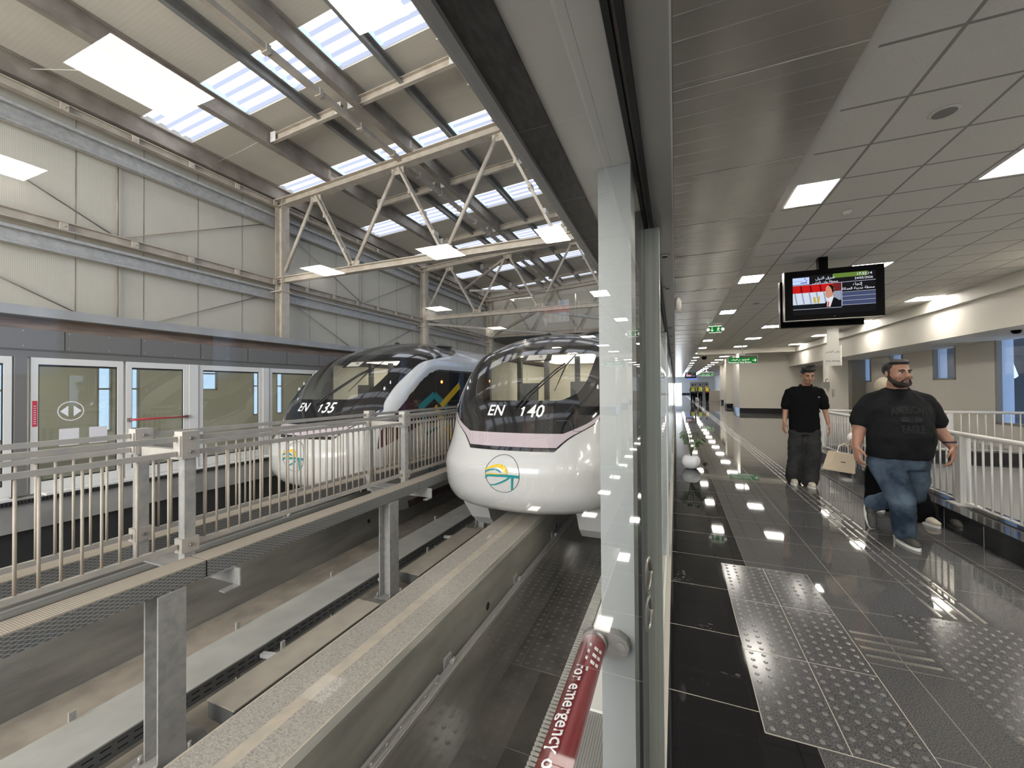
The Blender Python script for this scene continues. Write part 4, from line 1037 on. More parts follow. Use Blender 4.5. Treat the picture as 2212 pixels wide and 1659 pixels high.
# ---- floor
sbox('floor_border', M['black_granite'], -.05, .53, -3, 9.54, -.1, 0)
sbox('floor', M['granite'], .53, XK, -3, 9.54, -.1, 0)
mb = MB(); mb.box(-.05, XK, 9.54, 92, -.1, 0); mb.box(XK, XW, YV+.35, 26.2, -.1, 0); mb.box(XK, 7.5, 26.2, 92, -.1, 0)
struct(mb, 'floor_hall_end', M['granite_far_sheen'])
def dots(mb, x0, x1, y0, y1, pitch=.06, r=.013, z=0.0):
    nx, ny = round((x1-x0)/pitch), round((y1-y0)/pitch)
    for i in range(nx):
        for j in range(ny):
            c = V((x0+(i+.5)*(x1-x0)/nx, y0+(j+.5)*(y1-y0)/ny, z))
            A = [mb.bm.verts.new(c+V((r*math.cos(k*PI/4), r*math.sin(k*PI/4), 0))) for k in range(8)]
            B = [mb.bm.verts.new(c+V((r*.62*math.cos(k*PI/4), r*.62*math.sin(k*PI/4), .005))) for k in range(8)]
            for k in range(8): f = mb.bm.faces.new((A[k],A[(k+1)%8],B[(k+1)%8],B[k])); f.material_index = mb.mi
            f = mb.bm.faces.new(B); f.material_index = mb.mi
stud = mat('granite stud', (.17,.165,.155), .22)
mb = MB(); mb.mi = 0; mb.box(.345, .95, 2.03, 3.84, -.05, .0015); mb.mi = 1; dots(mb, .35, .945, 2.035, 3.835, .0605, .0125, .0015)
mb.mi = 2
for y in (2.03, 2.63, 3.23, 3.835): mb.box(.345, .95, y-.002, y+.002, 0, .0022)
for x in (.345, .65, .949): mb.box(x-.002, x+.002, 2.03, 3.84, 0, .0022)
struct(mb, 'floor_tactile', [M['tac'], stud, M['grout']])
mb = MB(); mb.mi = 0; mb.box(1.30, 1.9, 2.35, 3.42, -.05, .0015); mb.mi = 1; dots(mb, 1.31, 1.89, 2.36, 3.41, .0605, .0125, .0015)
struct(mb, 'floor_tactile_turn', [M['tac'], stud])
mb = MB(); mb.box(.55, 1.15, 1.2, 2.03, -.05, .001)
mb.mi = 1; dots(mb, .56, 1.14, 1.2, 2.0, .0605, .0125, .001)
struct(mb, 'floor_tactile_near', [M['tac'], stud])
mb = MB()
for k in range(4):
    x = 1.575+.072*k
    for j in range(90):
        y = 3.45+.3*j if j < 40 else 15.45+1.2*(j-40)
        l = .27 if j < 40 else 1.1
        mb.prism([(x-.012,0),(x+.012,0),(x+.007,.005),(x-.007,.005)], 1, y, y+l)
    mb.box(.965, 1.285, 2.80+.078*k, 2.824+.078*k, 0, .005)
struct(mb, 'floor_guide_bars', M['stud'])
# ---- stair opening with kerb
st = mat('white stairwell wall', (.60,.58,.54), .6)
sbox('wall_stairwell_side', st, XW-.06, XW, -3, YV+.4, -3, 0)
sbox('wall_stairwell_end', st, XK+.36, XW, YV+.36, YV+.42, -3, -.0)
sbox('floor_stairwell', st, XK, XW, -3, YV+.4, -3.1, -3.0)
sbox('wall_stairwell_near', st, XK+.05, XK+.3, -3, YV, -3, -.02)
mb = MB(); mb.box(XK, XK+.36, -3, YV+.36, -.02, .20); mb.box(XK+.36, XW, YV, YV+.36, -.02, .20)
struct(mb, 'trim_kerb', M['black_kerb'])
mb = MB(); mb.box(XK-.012, XK+.37, -3, YV+.37, .20, .22); mb.box(XK+.36, XW, YV-.01, YV+.37, .20, .22)
struct(mb, 'trim_kerb_cap', M['black_kerb'])
mb = MB()
for k in range(16): mb.box(XK-.0015, XK, 4.52+.59*k-2.4, 4.524+.59*k-2.4, .0, .2)
struct(mb, 'trim_kerb_joints', M['grout'])
def stair_rail(name, label, pts, ranges):
    t = thing(name, label, 'railing', (pts[0][0], pts[0][1], .22), 'white railings of the stair opening')
    p, q = V(pts[0]), V(pts[1])
    MB().tube([p+V((0,0,.75)), q+V((0,0,.75))], .025, 12).build('handrail', M['rail_white'], t)
    MB().bar(p+V((0,0,.03)), q+V((0,0,.03)), .03, .012).build('bottom_rail', M['rail_white'], t)
    d = (q-p).normalized(); L = (q-p).length; n = min(98, int(L/.118)); first = None
    for k in range(n):
        c = p + d*(.06+.118*k)
        if first is None: first = MB().tube([c+V((0,0,.03)), c+V((0,0,.73))], .0095, 8).build('baluster', M['rail_white'], t); c0 = c
        else:
            b = first.copy(); COL.objects.link(b); b.parent = t; b.location += c-c0
    for s in ranges:
        c = p + d*s
        o = MB().box(c.x-.045, c.x+.045, c.y-.045, c.y+.045, .22, .95).build('post', M['rail_white'], t)
        MB().box(c.x-.1, c.x+.1, c.y-.1, c.y+.1, .22, .232).build('foot_plate', M['rail_white'], o)
stair_rail('stair_railing', 'white barred railing along the black kerb beside the walking men', [(2.85,1.2,.22),(2.85,10.3,.22)], [.1,2.35,4.62,6.8,9.05])
stair_rail('stair_railing', 'white barred railing across the far end of the stair opening', [(2.97,10.55,.22),(7.1,10.55,.22)], [2.0,4.05])
# ---- walls and windows on the right
wins = [(1.45,2.66,1.65,2.64),(4.36,4.92,1.65,2.64),(8.9,9.9,.55,2.64),(12.15,13.44,.55,2.64),(14.92,15.98,1.65,2.64),(17.7,18.62,1.65,2.64),(20.1,21.15,1.65,2.64),(23.2,24.2,1.65,2.64)]
mb = MB(); y = -3
for a, b, z0, z1 in wins:
    mb.box(XW, XW+.25, y, a, 0, 3.6); mb.box(XW, XW+.25, a, b, 0, z0); mb.box(XW, XW+.25, a, b, z1, 3.6); y = b
mb.box(XW, XW+.25, y, 26.2, 0, 3.6)
struct(mb, 'wall_right', M['wall_paint'])
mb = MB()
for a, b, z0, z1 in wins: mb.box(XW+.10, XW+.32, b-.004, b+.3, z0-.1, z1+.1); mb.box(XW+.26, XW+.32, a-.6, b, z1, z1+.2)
struct(mb, 'trim_reveals', M['reveal_sky_tint'])
for i, (a, b, z0, z1) in enumerate(wins):
    mb = MB(); f = .055; mb.mi = 0
    for q in ((a,a+f,z0,z1),(b-f,b,z0,z1),(a,b,z0,z0+f),(a,b,z1-f,z1)): mb.box(XW-.012, XW+.09, *q)
    mb.mi = 1; mb.box(XW+.06, XW+.064, a+f, b-f, z0+f, z1-f)
    struct(mb, 'window_%d' % (i+1), [M['win_frame'], M['win_glass']])
    c = 1.25*(a+b)/2; y0 = 1.25*a-.9
    if i < 2: continue
    mb = MB(); mb.prism([(y0,-3),(c+.15,-3),(c+.15,1.66),(c+.0,1.70),(c-.08,1.75),(c+.32,2.6),(c+.32,7),(y0,7)], 0, XW+1.8, XW+2.2); struct(mb, 'exterior_column', M['dark_out'])
# bulkhead and cove at the ceiling edge
mb = MB(); mb.box(5.65, 5.72, -3, 26.2, 3.27, 3.7); mb.box(5.65, 5.80, -3, 26.2, 3.25, 3.27); mb.box(5.74, XW+.2, -3, 26.2, 2.57, 3.25)
struct(mb, 'wall_bulkhead', M['wall_paint'])
mb = MB()
mb.box(5.75, 6.4, 19.9, 20.5, 0, 2.57)
struct(mb, 'column_right', M['wall_paint'])
sbox('wall_pilaster', M['win_frame'], 6.75, XW, 20.6, 21.0, 0, 2.57)
# closing wall block at the end of the stairs side and beyond
mb = MB(); mb.box(3.38, XW+.25, 26.0, 28.8, 0, 3.52); mb.box(3.95, 7.5, 28.8, 32.4, 0, 3.52); mb.box(3.40, 7.5, 32.4, 33.4, 0, 3.52); mb.box(4.1, 7.5, 33.4, 41.5, 0, 3.52); mb.box(3.9, 7.5, 41.5, 42.6, 0, 3.52); mb.box(7.2, 7.5, 42.6, 90, 0, 3.52)
struct(mb, 'wall_end', M['wall_paint'])
mb = MB(); mb.box(3.365, XW, 25.985, 28.815, 0, .28); mb.box(3.385, 7, 32.385, 33.41, 0, .28); mb.box(3.89, 7, 41.49, 42.61, 0, .28)
struct(mb, 'baseboard_end', M['black_kerb'])
sbox('door_1', M['grey_flange'], 3.92, 3.955, 29.8, 30.8, 0, 2.2)
mb = MB(); mb.box(-2.2, -1.9, 90, 90.3, 0, 3.52); mb.box(-1.9, 1.25, 90, 90.3, 2.3, 3.52); mb.box(1.25, 2.8, 90, 90.3, 0, 3.52); mb.box(2.8, 6.2, 90, 90.3, 2.45, 3.52); mb.box(6.2, 7.5, 90, 90.3, 0, 3.52)
struct(mb, 'wall_far_end', M['wall_paint'])
sbox('door_2', M['seat_grey'], 2.8, 6.2, 90.05, 90.1, 0, 2.45)
mb = MB(); mb.mi = 0
for x in (-1.9,-.85,.2,1.2): mb.box(x, x+.06, 90.0, 90.06, 0, 2.3)
mb.mi = 1; mb.box(-1.9, 1.25, 90.1, 90.12, 0, 2.3)
struct(mb, 'door_3', [M['white_alu'], emis('daylit entrance glazing', (.92,.96,1), 2.6)])
sbox('baseboard_far', M['black_kerb'], 1.25, 2.8, 89.97, 90, 0, .25)
# ---- unseen wall added behind the camera to keep out blue sky light
sbox('wall_added_back', M['wall_paint'], -.05, XW+.25, -3.1, -3, 0, 3.7)
# ---- ceiling
sbox('ceiling_planks', M['planks'], .003, 1.04, -3, 90, 3.46, 3.6)
mb = MB(); 
for k in range(16): mb.box(.003, 1.04, 1.62+1.225*k, 1.627+1.225*k, 3.456, 3.46)
struct(mb, 'ceiling_plank_joints', M['ceil_trim'])
sbox('ceiling_trim', M['ceil_trim'], 1.045, 1.13, -3, 90, 3.50, 3.6)
sbox('ceiling', M['ceil_tile'], 1.13, 5.72, -3, 26.2, ZC, ZC+.08)
sbox('ceiling_beyond', M['ceil_tile'], 1.13, 7.5, 26.2, 90, ZC, ZC+.08)
sbox('ceiling_drop', M['wall_paint'], 1.13, 5.65, 24.2, 24.5, 3.26, ZC)
sbox('wall_roof_void', M['dark_out'], -.4, XW+.3, -3, 92, 3.7, 3.75)
# ---- ceiling lights
def clight(x0, x1, y0, y1, label, src=None):
    t = thing('ceiling_light', label, 'ceiling light', ((x0+x1)/2, y0, ZC), 'recessed panel lights of the corridor ceiling')
    mb = MB(); f = .018
    for q in ((x0,x0+f,y0,y1),(x1-f,x1,y0,y1),(x0,x1,y0,y0+f),(x0,x1,y1-f,y1)): mb.box(*q, ZC-.006, ZC-.0005)
    mb.build('frame', M['light_frame'], t)
    MB().box(x0+f, x1-f, y0+f, y1-f, ZC-.004, ZC-.001).build('diffuser', M['panel_light'], t)
    return t
cols = [(1.14,1.52,'column by the metal strip'), (2.76,3.33,'middle column'), (5.12,5.64,'column by the window bulkhead')]
nth = ['first','second','third','fourth','fifth','sixth','seventh','eighth','ninth','tenth','eleventh','twelfth','thirteenth','fourteenth','fifteenth','sixteenth','seventeenth','eighteenth','nineteenth','twentieth','twenty first','twenty second','twenty third','twenty fourth']
for j, (x0, x1, d) in enumerate(cols):
    base = None; n = 24 if j < 2 else 7
    if j != 1: clight(x0, x1, -2.38, -1.79, 'square ceiling light panel behind the camera in the ' + d)
    for k in range(n):
        y = 1.2+3.58*k
        lab = 'square ceiling light panel in the %s, %s from the camera' % (d, nth[k])
        if base is None: base = clight(x0, x1, y, y+.59, lab)
        else: dup(base, (0, 3.58*k, 0), lab)
# ---- ceiling fittings
def round_fit(name, x, y, r, label, cat, m1, m2, group=None, h=.012):
    t = thing(name, label, cat, (x, y, ZC), group)
    MB().lathe((x,y,ZC-h), [(r*.86,0),(r,h*.5),(r,h-.0005)], 28).build('ring', m1, t)
    MB().cyl((x,y,ZC-h-.001), r*.80, .002, 2, 28).build('grille', m2, t)
grl = mat('grey speaker grille', (.20,.20,.19), .6)
round_fit('ceiling_speaker', 1.86, 3.93, .085, 'round grey ceiling speaker nearest the camera', 'speaker', M['ceil_trim'], grl, 'ceiling speakers')
round_fit('ceiling_speaker', 1.83, 11.2, .085, 'round grey ceiling speaker farther along the corridor', 'speaker', M['ceil_trim'], grl, 'ceiling speakers')
t = thing('smoke_detector', 'small white smoke detector on the ceiling right of the first bright panel', 'smoke detector', (1.86,5.74,ZC))
MB().lathe((1.86,5.74,ZC-.04), [(.02,0),(.035,.006),(.04,.02),(.05,.03),(.05,.0395)], 20).build('body', M['light_frame'], t)
t = thing('wall_horn', 'white rounded horn speaker on the header near the ceiling strip', 'horn', (.06, 5.9, 2.62))
mb = MB(); mb.ell((.045,5.9,2.62), (.045,.09,.10), 18, 12); mb.build('horn_body', M['light_frame'], t)
t = thing('ceiling_camera', 'dome camera hanging from the far corridor ceiling', 'camera', (1.67, 27.5, 3.4))
MB().tube([(1.67,27.5,3.52),(1.67,27.5,3.4)], .05, 12).build('stem', M['light_frame'], t)
mb = MB(); mb.ell((1.67,27.5,3.30), (.16,.16,.12), 16, 10); mb.build('dome', M['black_plastic'], t)
t = thing('ceiling_camera', 'small dark dome camera under the window bulkhead at the right edge', 'camera', (6.2, 11, 2.54))
mb = MB(); mb.lathe((6.2,11,2.50), [(.03,0),(.06,.02),(.07,.05),(.07,.0695)], 18); mb.build('dome', M['black_plastic'], t)
# ---- hung screens
def flat(name, m, parent, y, x0, x1, z0, z1, dy=0):
    return MB().face([(x0,y-dy,z0),(x1,y-dy,z0),(x1,y-dy,z1),(x0,y-dy,z1)]) and None
def quad(name, m, parent, pts):
    mb = MB(); mb.face(pts); return mb.build(name, m, parent, normals=False)
def screen(x0, x1, z0, z1, y, label, content=True):
    t = thing('hanging_screen', label, 'screen', ((x0+x1)/2, y, (z0+z1)/2))
    mb = MB(); mb.box(x0, x1, y, y+.09, z0, z1); mb.build('housing', M['black_plastic'], t)
    mb = MB()
    for b in ((x0-.012,x0,z0,z1),(x0,x1,z0-.008,z0)): mb.box(b[0], b[1], y-.004, y+.085, b[2], b[3])
    mb.build('bezel_edge', M['silver_edge'], t)
    w, h = x1-x0, z1-z0
    X = lambda u: x0+w*u
    Z = lambda v: z0+h*v
    d = t
    base = quad('display', emis('dark lit display', (.012,.012,.014), .4), t, [(X(.085),y-.003,Z(.10)),(X(.915),y-.003,Z(.10)),(X(.915),y-.003,Z(.885)),(X(.085),y-.003,Z(.885))])
    def q(col, s, u0, u1, v0, v1, lay, sk=0):
        quad('display_block', emis('screen colour', col, s*.45), base, [(X(u0),y-.003-.0012*lay,Z(v0)),(X(u1),y-.003-.0012*lay,Z(v0)),(X(u1+sk),y-.003-.0012*lay,Z(v1)),(X(u0+sk),y-.003-.0012*lay,Z(v1))])
    q((.16,.28,.05), .8, .50, .84, .80, .885, 1)
    q((.55,.66,1.0), 1.0, .085, .26, .72, .86, 1)
    # flag picture
    q((.55,.012,.012), 1.0, .085, .58, .545, .70, 1); q((.16,.02,.02), 1.0, .50, .58, .36, .70, 2)
    q((.62,.68,.80), 1.0, .085, .50, .31, .548, 1); q((.28,.33,.42), 1.0, .50, .58, .36, .54, 3)
    q((.01,.012,.015), 1.0, .085, .58, .22, .315, 1)
    for k in range(5): q((.30,.34,.44), 1, .12+.075*k, .135+.075*k, .32, .545, 2, -.02)
    for k in range(3): q((.22,.004,.006), 1, .17+.1*k, .19+.1*k, .55, .69, 2, -.01)
    q((.55,.42,.10), 1, .305, .33, .33, .45, 3, -.01); q((.55,.42,.10), 1, .335, .36, .33, .45, 3, .01)
    def poly(col, pts, lay):
        quad('display_block', emis('screen colour', col, .45), base, [(X(u),y-.003-.0012*lay,Z(v)) for u, v in pts])
    poly((.008,.008,.012), [(.38,.235),(.575,.235),(.575,.33),(.53,.40),(.49,.43),(.44,.36)], 4)
    poly((.75,.75,.78), [(.435,.235),(.47,.235),(.505,.425),(.48,.43),(.44,.37)], 5)
    poly((.55,.10,.14), [(.437,.235),(.455,.235),(.462,.33),(.448,.345)], 6)
    poly((.58,.27,.18), [(.425,.455),(.43,.43),(.45,.41),(.49,.44),(.505,.50),(.51,.60),(.48,.66),(.44,.655),(.425,.61),(.428,.54),(.418,.50)], 5)
    poly((.012,.009,.008), [(.452,.665),(.485,.668),(.505,.62),(.508,.535),(.495,.50),(.488,.56),(.478,.61)], 6)
    for k in range(3): q((.06,.075,.15), 1, .59, .915, .255+.085*k, .33+.085*k, 1)
    for v in (.248,.335,.42,.505): q((.7,.72,.9), 1, .59, .915, v, v+.005, 2)
    for v, a, b in ((.70,.085,.59),(.70,.585,.915),(.212,.085,.585)): q((.7,.72,.9), 1, a, b, v, v+.006, 7)
    q((.7,.72,.9), 1, .583, .588, .235, .70, 7)
    wt = emis('white screen writing', (.85,.87,1), .5)
    def tx(s, u, v, size, width=None):
        put_text(s, 'screen_writing', wt, base, size, lambda a, b: (X(u)+a, y-.0135, Z(v)+b), width=width)
    if content:
        tx(arabic('شرق النيل'), .42, .815, .085, .24); tx(arabic('محطة وان ناينتى'), .42, .735, .07, .32)
        tx('17:32:14', .805, .835, .07, .175); tx('24/05/2026', .80, .755, .06, .215)
        tx(arabic('إتجاه'), .74, .645, .065, .11); tx(arabic('محطة مدينة العدالة'), .745, .565, .065, .39)
    mb = MB(); 
    for k in range(8): mb.bar((X(.09+.013*k),y-.007,Z(.79)),(X(.10+.013*k),y-.007,Z(.792)), .002, .004)
    mb.tube([(X(.21),y-.007,Z(.85)),(X(.215),y-.007,Z(.82)),(X(.235),y-.007,Z(.80)),(X(.225),y-.007,Z(.76))], .004, 5); mb.bar((X(.17),y-.007,Z(.752)),(X(.235),y-.007,Z(.752)), .002, .014)
    mb.build('screen_logo', emis('dark screen mark', (.03,.03,.12), 1), base)
    MB().box(X(.515)-.004, X(.515)+.004, y-.004, y, Z(.045), Z(.055)).build('status_lamp', M['silver_edge'], t)
    return t
t1 = screen(1.62, 2.86, 2.53, 3.30, 7.5, 'black information screen hanging from the corridor ceiling, facing the camera')
MB().box(2.10, 2.22, 7.62, 7.74, 3.1, 3.519).build('ceiling_pole', M['black_plastic'], t1)
t2 = thing('hanging_screen', 'second black screen hung back to back behind the lit one', 'screen', (2.2, 7.85, 2.9))
MB().box(1.62, 2.72, 7.80, 7.90, 2.46, 3.22).build('housing', M['black_plastic'], t2); MB().box(1.612, 1.62, 7.80, 7.89, 2.46, 3.22).build('bezel_edge', M['silver_edge'], t2)
t3 = screen(1.26, 2.65, 2.70, 3.58-.12, 60, 'tiny lit screen far down the corridor above the staff', content=False)
MB().box(1.9, 2.0, 60.05, 60.15, 3.4, 3.519).build('ceiling_pole', M['black_plastic'], t3)
tag(MB().box(1.5, 2.9, 62, 62.05, 2.55, 2.68).build('lit_strip_sign', emis('blue lit strip', (.10,.16,.8), .8)), 'thin blue lit strip sign below the far screen', 'sign')
# ---- signs
def emergency(y, label, write=True):
    t = thing('hanging_sign', label, 'sign', (2.93, y, 2.8), 'green emergency stop signs')
    MB().tube([(2.93,y,3.519),(2.93,y,3.05)], .025, 10).build('stem', M['light_frame'], t)
    mb = MB(); mb.box(2.82,3.04,y-.05,y+.05,2.98,3.06); mb.box(2.32,3.55,y-.02,y+.02,2.95,2.98); mb.box(2.32,2.345,y-.02,y+.02,2.58,2.95); mb.box(3.525,3.55,y-.02,y+.02,2.58,2.95); mb.box(2.32,3.55,y-.02,y+.02,2.565,2.59); mb.build('frame', M['sign_glass'], t)
    o = MB().box(2.345,3.525,y-.012,y+.012,2.59,2.86).build('face', M['sign_green'], t)
    if write:
        put_text('Emergency Stop Button', 'lettering', M['sign_white'], o, .10, lambda u, v: (2.83+u, y-.015, 2.64+v), width=.93, bold=.002)
        put_text(arabic('للطوارئ - زر التوقف'), 'lettering', M['sign_white'], o, .10, lambda u, v: (2.83+u, y-.015, 2.765+v), width=.75, bold=.002)
    mb = MB(); mb.bar((3.33,y-.015,2.725),(3.47,y-.015,2.725), .004, .022); mb.bar((3.42,y-.015,2.79),(3.485,y-.015,2.725), .004, .024); mb.bar((3.42,y-.015,2.66),(3.485,y-.015,2.725), .004, .024); mb.build('arrow', M['sign_white'], o)
emergency(21.5, 'green Emergency Stop Button sign with white right arrow, the larger nearer one')
emergency(45, 'green sign with white arrow far down the corridor, the smaller of two', True)
t = thing('exit_sign', 'small green running man exit sign with lamp heads under the ceiling', 'exit sign', (1.2, 14.4, 3.36))
o = MB().box(1.03,1.38,14.39,14.43,3.25,3.45).build('face', M['sign_green'], t)
mb = MB()
for b in ((1.02,1.39,3.44,3.46),(1.02,1.39,3.24,3.25)): mb.box(b[0],b[1],14.38,14.44,b[2],b[3])
mb.build('frame', M['sign_white'], t)
mb = MB(); y = 14.385
mb.bar((1.115,y,3.42),(1.115,y,3.30), .004, .016, (1,0,0)); mb.bar((1.075,y,3.335),(1.115,y,3.285), .004, .016); mb.bar((1.155,y,3.335),(1.115,y,3.285), .004, .016); mb.build('arrow', M['sign_white'], o)
mb = MB(); mb.ell((1.305,y,3.412), (.014,.004,.014), 10, 6); mb.bar((1.30,y,3.39),(1.285,y,3.34), .004, .03, (1,0,0)); mb.bar((1.285,y,3.34),(1.32,y,3.30), .004, .016, (1,0,0)); mb.bar((1.32,y,3.30),(1.315,y,3.27), .004, .014, (1,0,0)); mb.bar((1.285,y,3.34),(1.25,y,3.275), .004, .016, (1,0,0)); mb.bar((1.30,y,3.385),(1.34,y,3.36), .004, .012); mb.bar((1.29,y,3.385),(1.255,y,3.37), .004, .012); mb.build('running_figure', M['sign_white'], o)
for x in (1.0, 1.42):
    mb = MB(); mb.ell((x,14.37,3.34), (.05,.05,.05), 12, 8); mb.build('lamp_head', M['sign_white'], t)
MB().tube([(1.2,14.41,3.45),(1.2,14.41,3.5195)], .02, 8).build('stem', M['light_frame'], t)
t = thing('station_sign', 'pale hanging plate reading One Ninety in two scripts', 'sign', (5.05, 17, 2.5))
MB().box(4.83,5.27,16.98,17.02,2.20,2.88).build('plate', M['sign_glass'], t)
MB().box(5.25,5.285,16.95,17.05,2.20,2.90).build('side_rail', M['light_frame'], t)
MB().box(4.88,5.22,16.985,17.015,2.88,3.518).build('hanger', M['sign_glass'], t)
put_text('One Ninety', 'lettering', M['ink'], t, .10, lambda u, v: (5.04+u, 16.977, 2.36+v), width=.40, bold=.001)
put_text(arabic('وان ناينتى'), 'lettering', M['ink'], t, .13, lambda u, v: (5.04+u, 16.977, 2.69+v), width=.38, bold=.001)
# ---- small fittings by the column
t = thing('wall_cabinet', 'small grey wall cabinet on the column beside the younger man', 'wall cabinet', (5.66, 20.1, 1.5))
MB().box(5.55,5.75,19.75,20.15,1.40,1.66).build('case', M['seat_grey'], t)
MB().tube([(5.66,19.9,1.66),(5.66,19.9,1.76),(5.70,19.9,1.80),(5.74,19.9,1.76)], .012, 6).build('cable', M['cab_dark'], t)
tag(MB().box(5.86,5.93,19.87,19.9,1.05,1.36).build('mounted_call_panel', M['galv']), 'narrow upright grey call panel on the white column', 'call panel')
seat0 = None
for i, (x, y) in enumerate(((5.98,21.4),(6.22,21.35),(6.72,21.3),(6.98,21.25))):
    lab = 'grey bench seat by the column, %s from the left' % ['first','second','third','fourth'][i]
    if seat0 is None:
        t = seat0 = thing('bench_seat', lab, 'seat', (x, y, 0), 'grey seats by the column')
        mb = MB(); mb.grid([[(x+a, y+.02*abs(a)*8+b, z) for a in (-.11,-.05,0,.05,.11)] for b, z in ((-.22,.43),(.0,.41),(.10,.45),(.16,.65),(.20,.86))]); o = mb.build('shell', M['seat_grey'], t)
        sm = o.modifiers.new('s', 'SOLIDIFY'); sm.thickness = .025
        for s in (-.09, .09): MB().tube([(x+s,y-.15,0),(x+s,y-.05,.41)], .012, 8).build('leg', M['chrome'], t)
    else: dup(seat0, (x-5.98, y-21.4, 0), lab)
# ---- planter
t = thing('potted_plant', 'white round pot with a leafy green plant on the black floor border', 'potted plant', (.255, 8.1, 0))
MB().lathe((.255,8.1,0), [(.075,0),(.12,.025),(.155,.09),(.158,.14),(.14,.20),(.105,.235),(.10,.24),(.095,.23),(.09,.215)], 32).build('pot', M['pot'], t)
MB().cyl((.255,8.1,.20), .095, .012, 2, 20).build('soil', M['soil'], t)
rnd = random.Random(3)
for k in range(11):
    a = 2*PI*k/11+rnd.uniform(-.2,.2); L = rnd.uniform(.16,.24)*(1 if math.cos(a) > -.2 else .8); up = rnd.uniform(.25,.50)
    p0 = V((.255,8.1,.21)); p1 = p0 + V((math.cos(a)*.05, math.sin(a)*.05, up*.6)); p2 = p0 + V((math.cos(a)*L*.7, math.sin(a)*L*.7, up)); p3 = p0 + V((math.cos(a)*L*1.1, math.sin(a)*L*1.1, up*.84))
    st_ = MB().tube([p0,p1,p2,p3], [.006,.005,.004,.002], 6).build('frond', M['stem'], t)
    mb = MB()
    for i in range(9):
        f = .35+.65*i/9
        c = p1.lerp(p2, (f-.35)/.35) if f < .7 else p2.lerp(p3, (f-.7)/.3)
        d = V((math.cos(a), math.sin(a), 0)); n = V((-d.y, d.x, 0))
        for s in (-1, 1):
            l = .10*(1-.45*i/9); tip = c + (n*s*.8 + d*.55)*l + V((0,0,-.25*l)); w = d*.016
            mid = c.lerp(tip, .5)
            mb.face([c, mid+w+V((0,0,.008)), tip, mid-w+V((0,0,.004))])
    mb.build('leaflets', M['leaf2'] if k in (2,) else M['leaf'], st_, normals=False)
# ================================================================== PEOPLE
skin_a = mat('tan skin', (.36,.20,.13), .5, col2=(.31,.16,.10), nscale=30)
skin_b = mat('ruddy skin', (.37,.20,.135), .5, col2=(.31,.155,.105), nscale=30)
skin_c = mat('fair skin', (.45,.29,.21), .5)
hairm = mat('black hair', (.010,.008,.007), .5, bump=.6, bscale=180)
beardm = mat('dark beard', (.022,.014,.010), .7, bump=.6, bscale=260)
eyew = mat('eye white', (.62,.60,.57), .2); iris = mat('dark iris', (.02,.012,.008), .15); lipm = mat('lip', (.27,.12,.09), .5)
polo = mat('black cotton polo', (.004,.004,.0045), .9, spec=.12); teem = mat('faded black cotton', (.0075,.008,.009), .9, spec=.15, col2=(.013,.0135,.015), nscale=6)
trous = mat('charcoal cotton trousers', (.020,.020,.021), .9, spec=.15, col2=(.034,.034,.035), nscale=5); jeans = mat('washed blue denim', (.017,.029,.048), .85, spec=.2, col2=(.085,.118,.16), nscale=4.5, ndetail=5, contrast=(.42,.66))
shoe_w = mat('cream shoe', (.52,.47,.38), .6); shoe_d = mat('dark grey shoe', (.05,.048,.045), .7); sole_w = mat('white sole', (.66,.65,.62), .6)
beige = mat('beige jacket cloth', (.42,.35,.27), .85, col2=(.36,.30,.23), nscale=8); black_cloth = mat('black flowing cloth', (.004,.004,.0045), .9, spec=.1)
clouds = bpy.data.textures.new('folds', 'CLOUDS'); clouds.noise_scale = .11
class Fig:
    def __init__(s, name, label, x, y, yaw=0, z=0): 
        s.T = thing(name, label, 'person', (x, y, z)); s.R = Matrix.Rotation(yaw, 4, 'Z'); s.b = V((x, y, z))
    def add(s, mb, name, m, vox=0, sm=3, fold=0, parent=None, bev=0):
        bmesh.ops.transform(mb.bm, matrix=Matrix.Translation(s.b) @ s.R, verts=mb.bm.verts[:])
        o = mb.build(name, m, parent or s.T)
        if vox:
            r = o.modifiers.new('r', 'REMESH'); r.mode = 'VOXEL'; r.voxel_size = vox; r.use_smooth_shade = True
            q = o.modifiers.new('s', 'SMOOTH'); q.factor = .5; q.iterations = sm
            if fold:
                d = o.modifiers.new('d', 'DISPLACE'); d.texture = clouds; d.strength = fold; d.mid_level = .5; d.texture_coords = 'GLOBAL'
        return o
def limb(mb, pts, rs, seg=14):
    mb.tube(pts, rs, seg)
    for p, r in zip(pts, rs):
        a, b = r if isinstance(r, (tuple, list)) else (r, r)
        m = min(a, b); mb.ell(p, (a if abs(a-b) < .03 else m, m, m), 12, 8)
def stack(mb, rows, seg=24):
    """closed body of stacked ellipses: (x, y, z, rx, ry)"""
    R = [[mb.bm.verts.new((x+rx*math.cos(2*PI*k/seg), y+ry*math.sin(2*PI*k/seg), z)) for k in range(seg)] for x, y, z, rx, ry in rows]
    for A, B in zip(R, R[1:]):
        for k in range(seg): mb.bm.faces.new((A[k],A[(k+1)%seg],B[(k+1)%seg],B[k])).smooth = True
    mb.bm.faces.new(list(reversed(R[0]))); mb.bm.faces.new(R[-1])
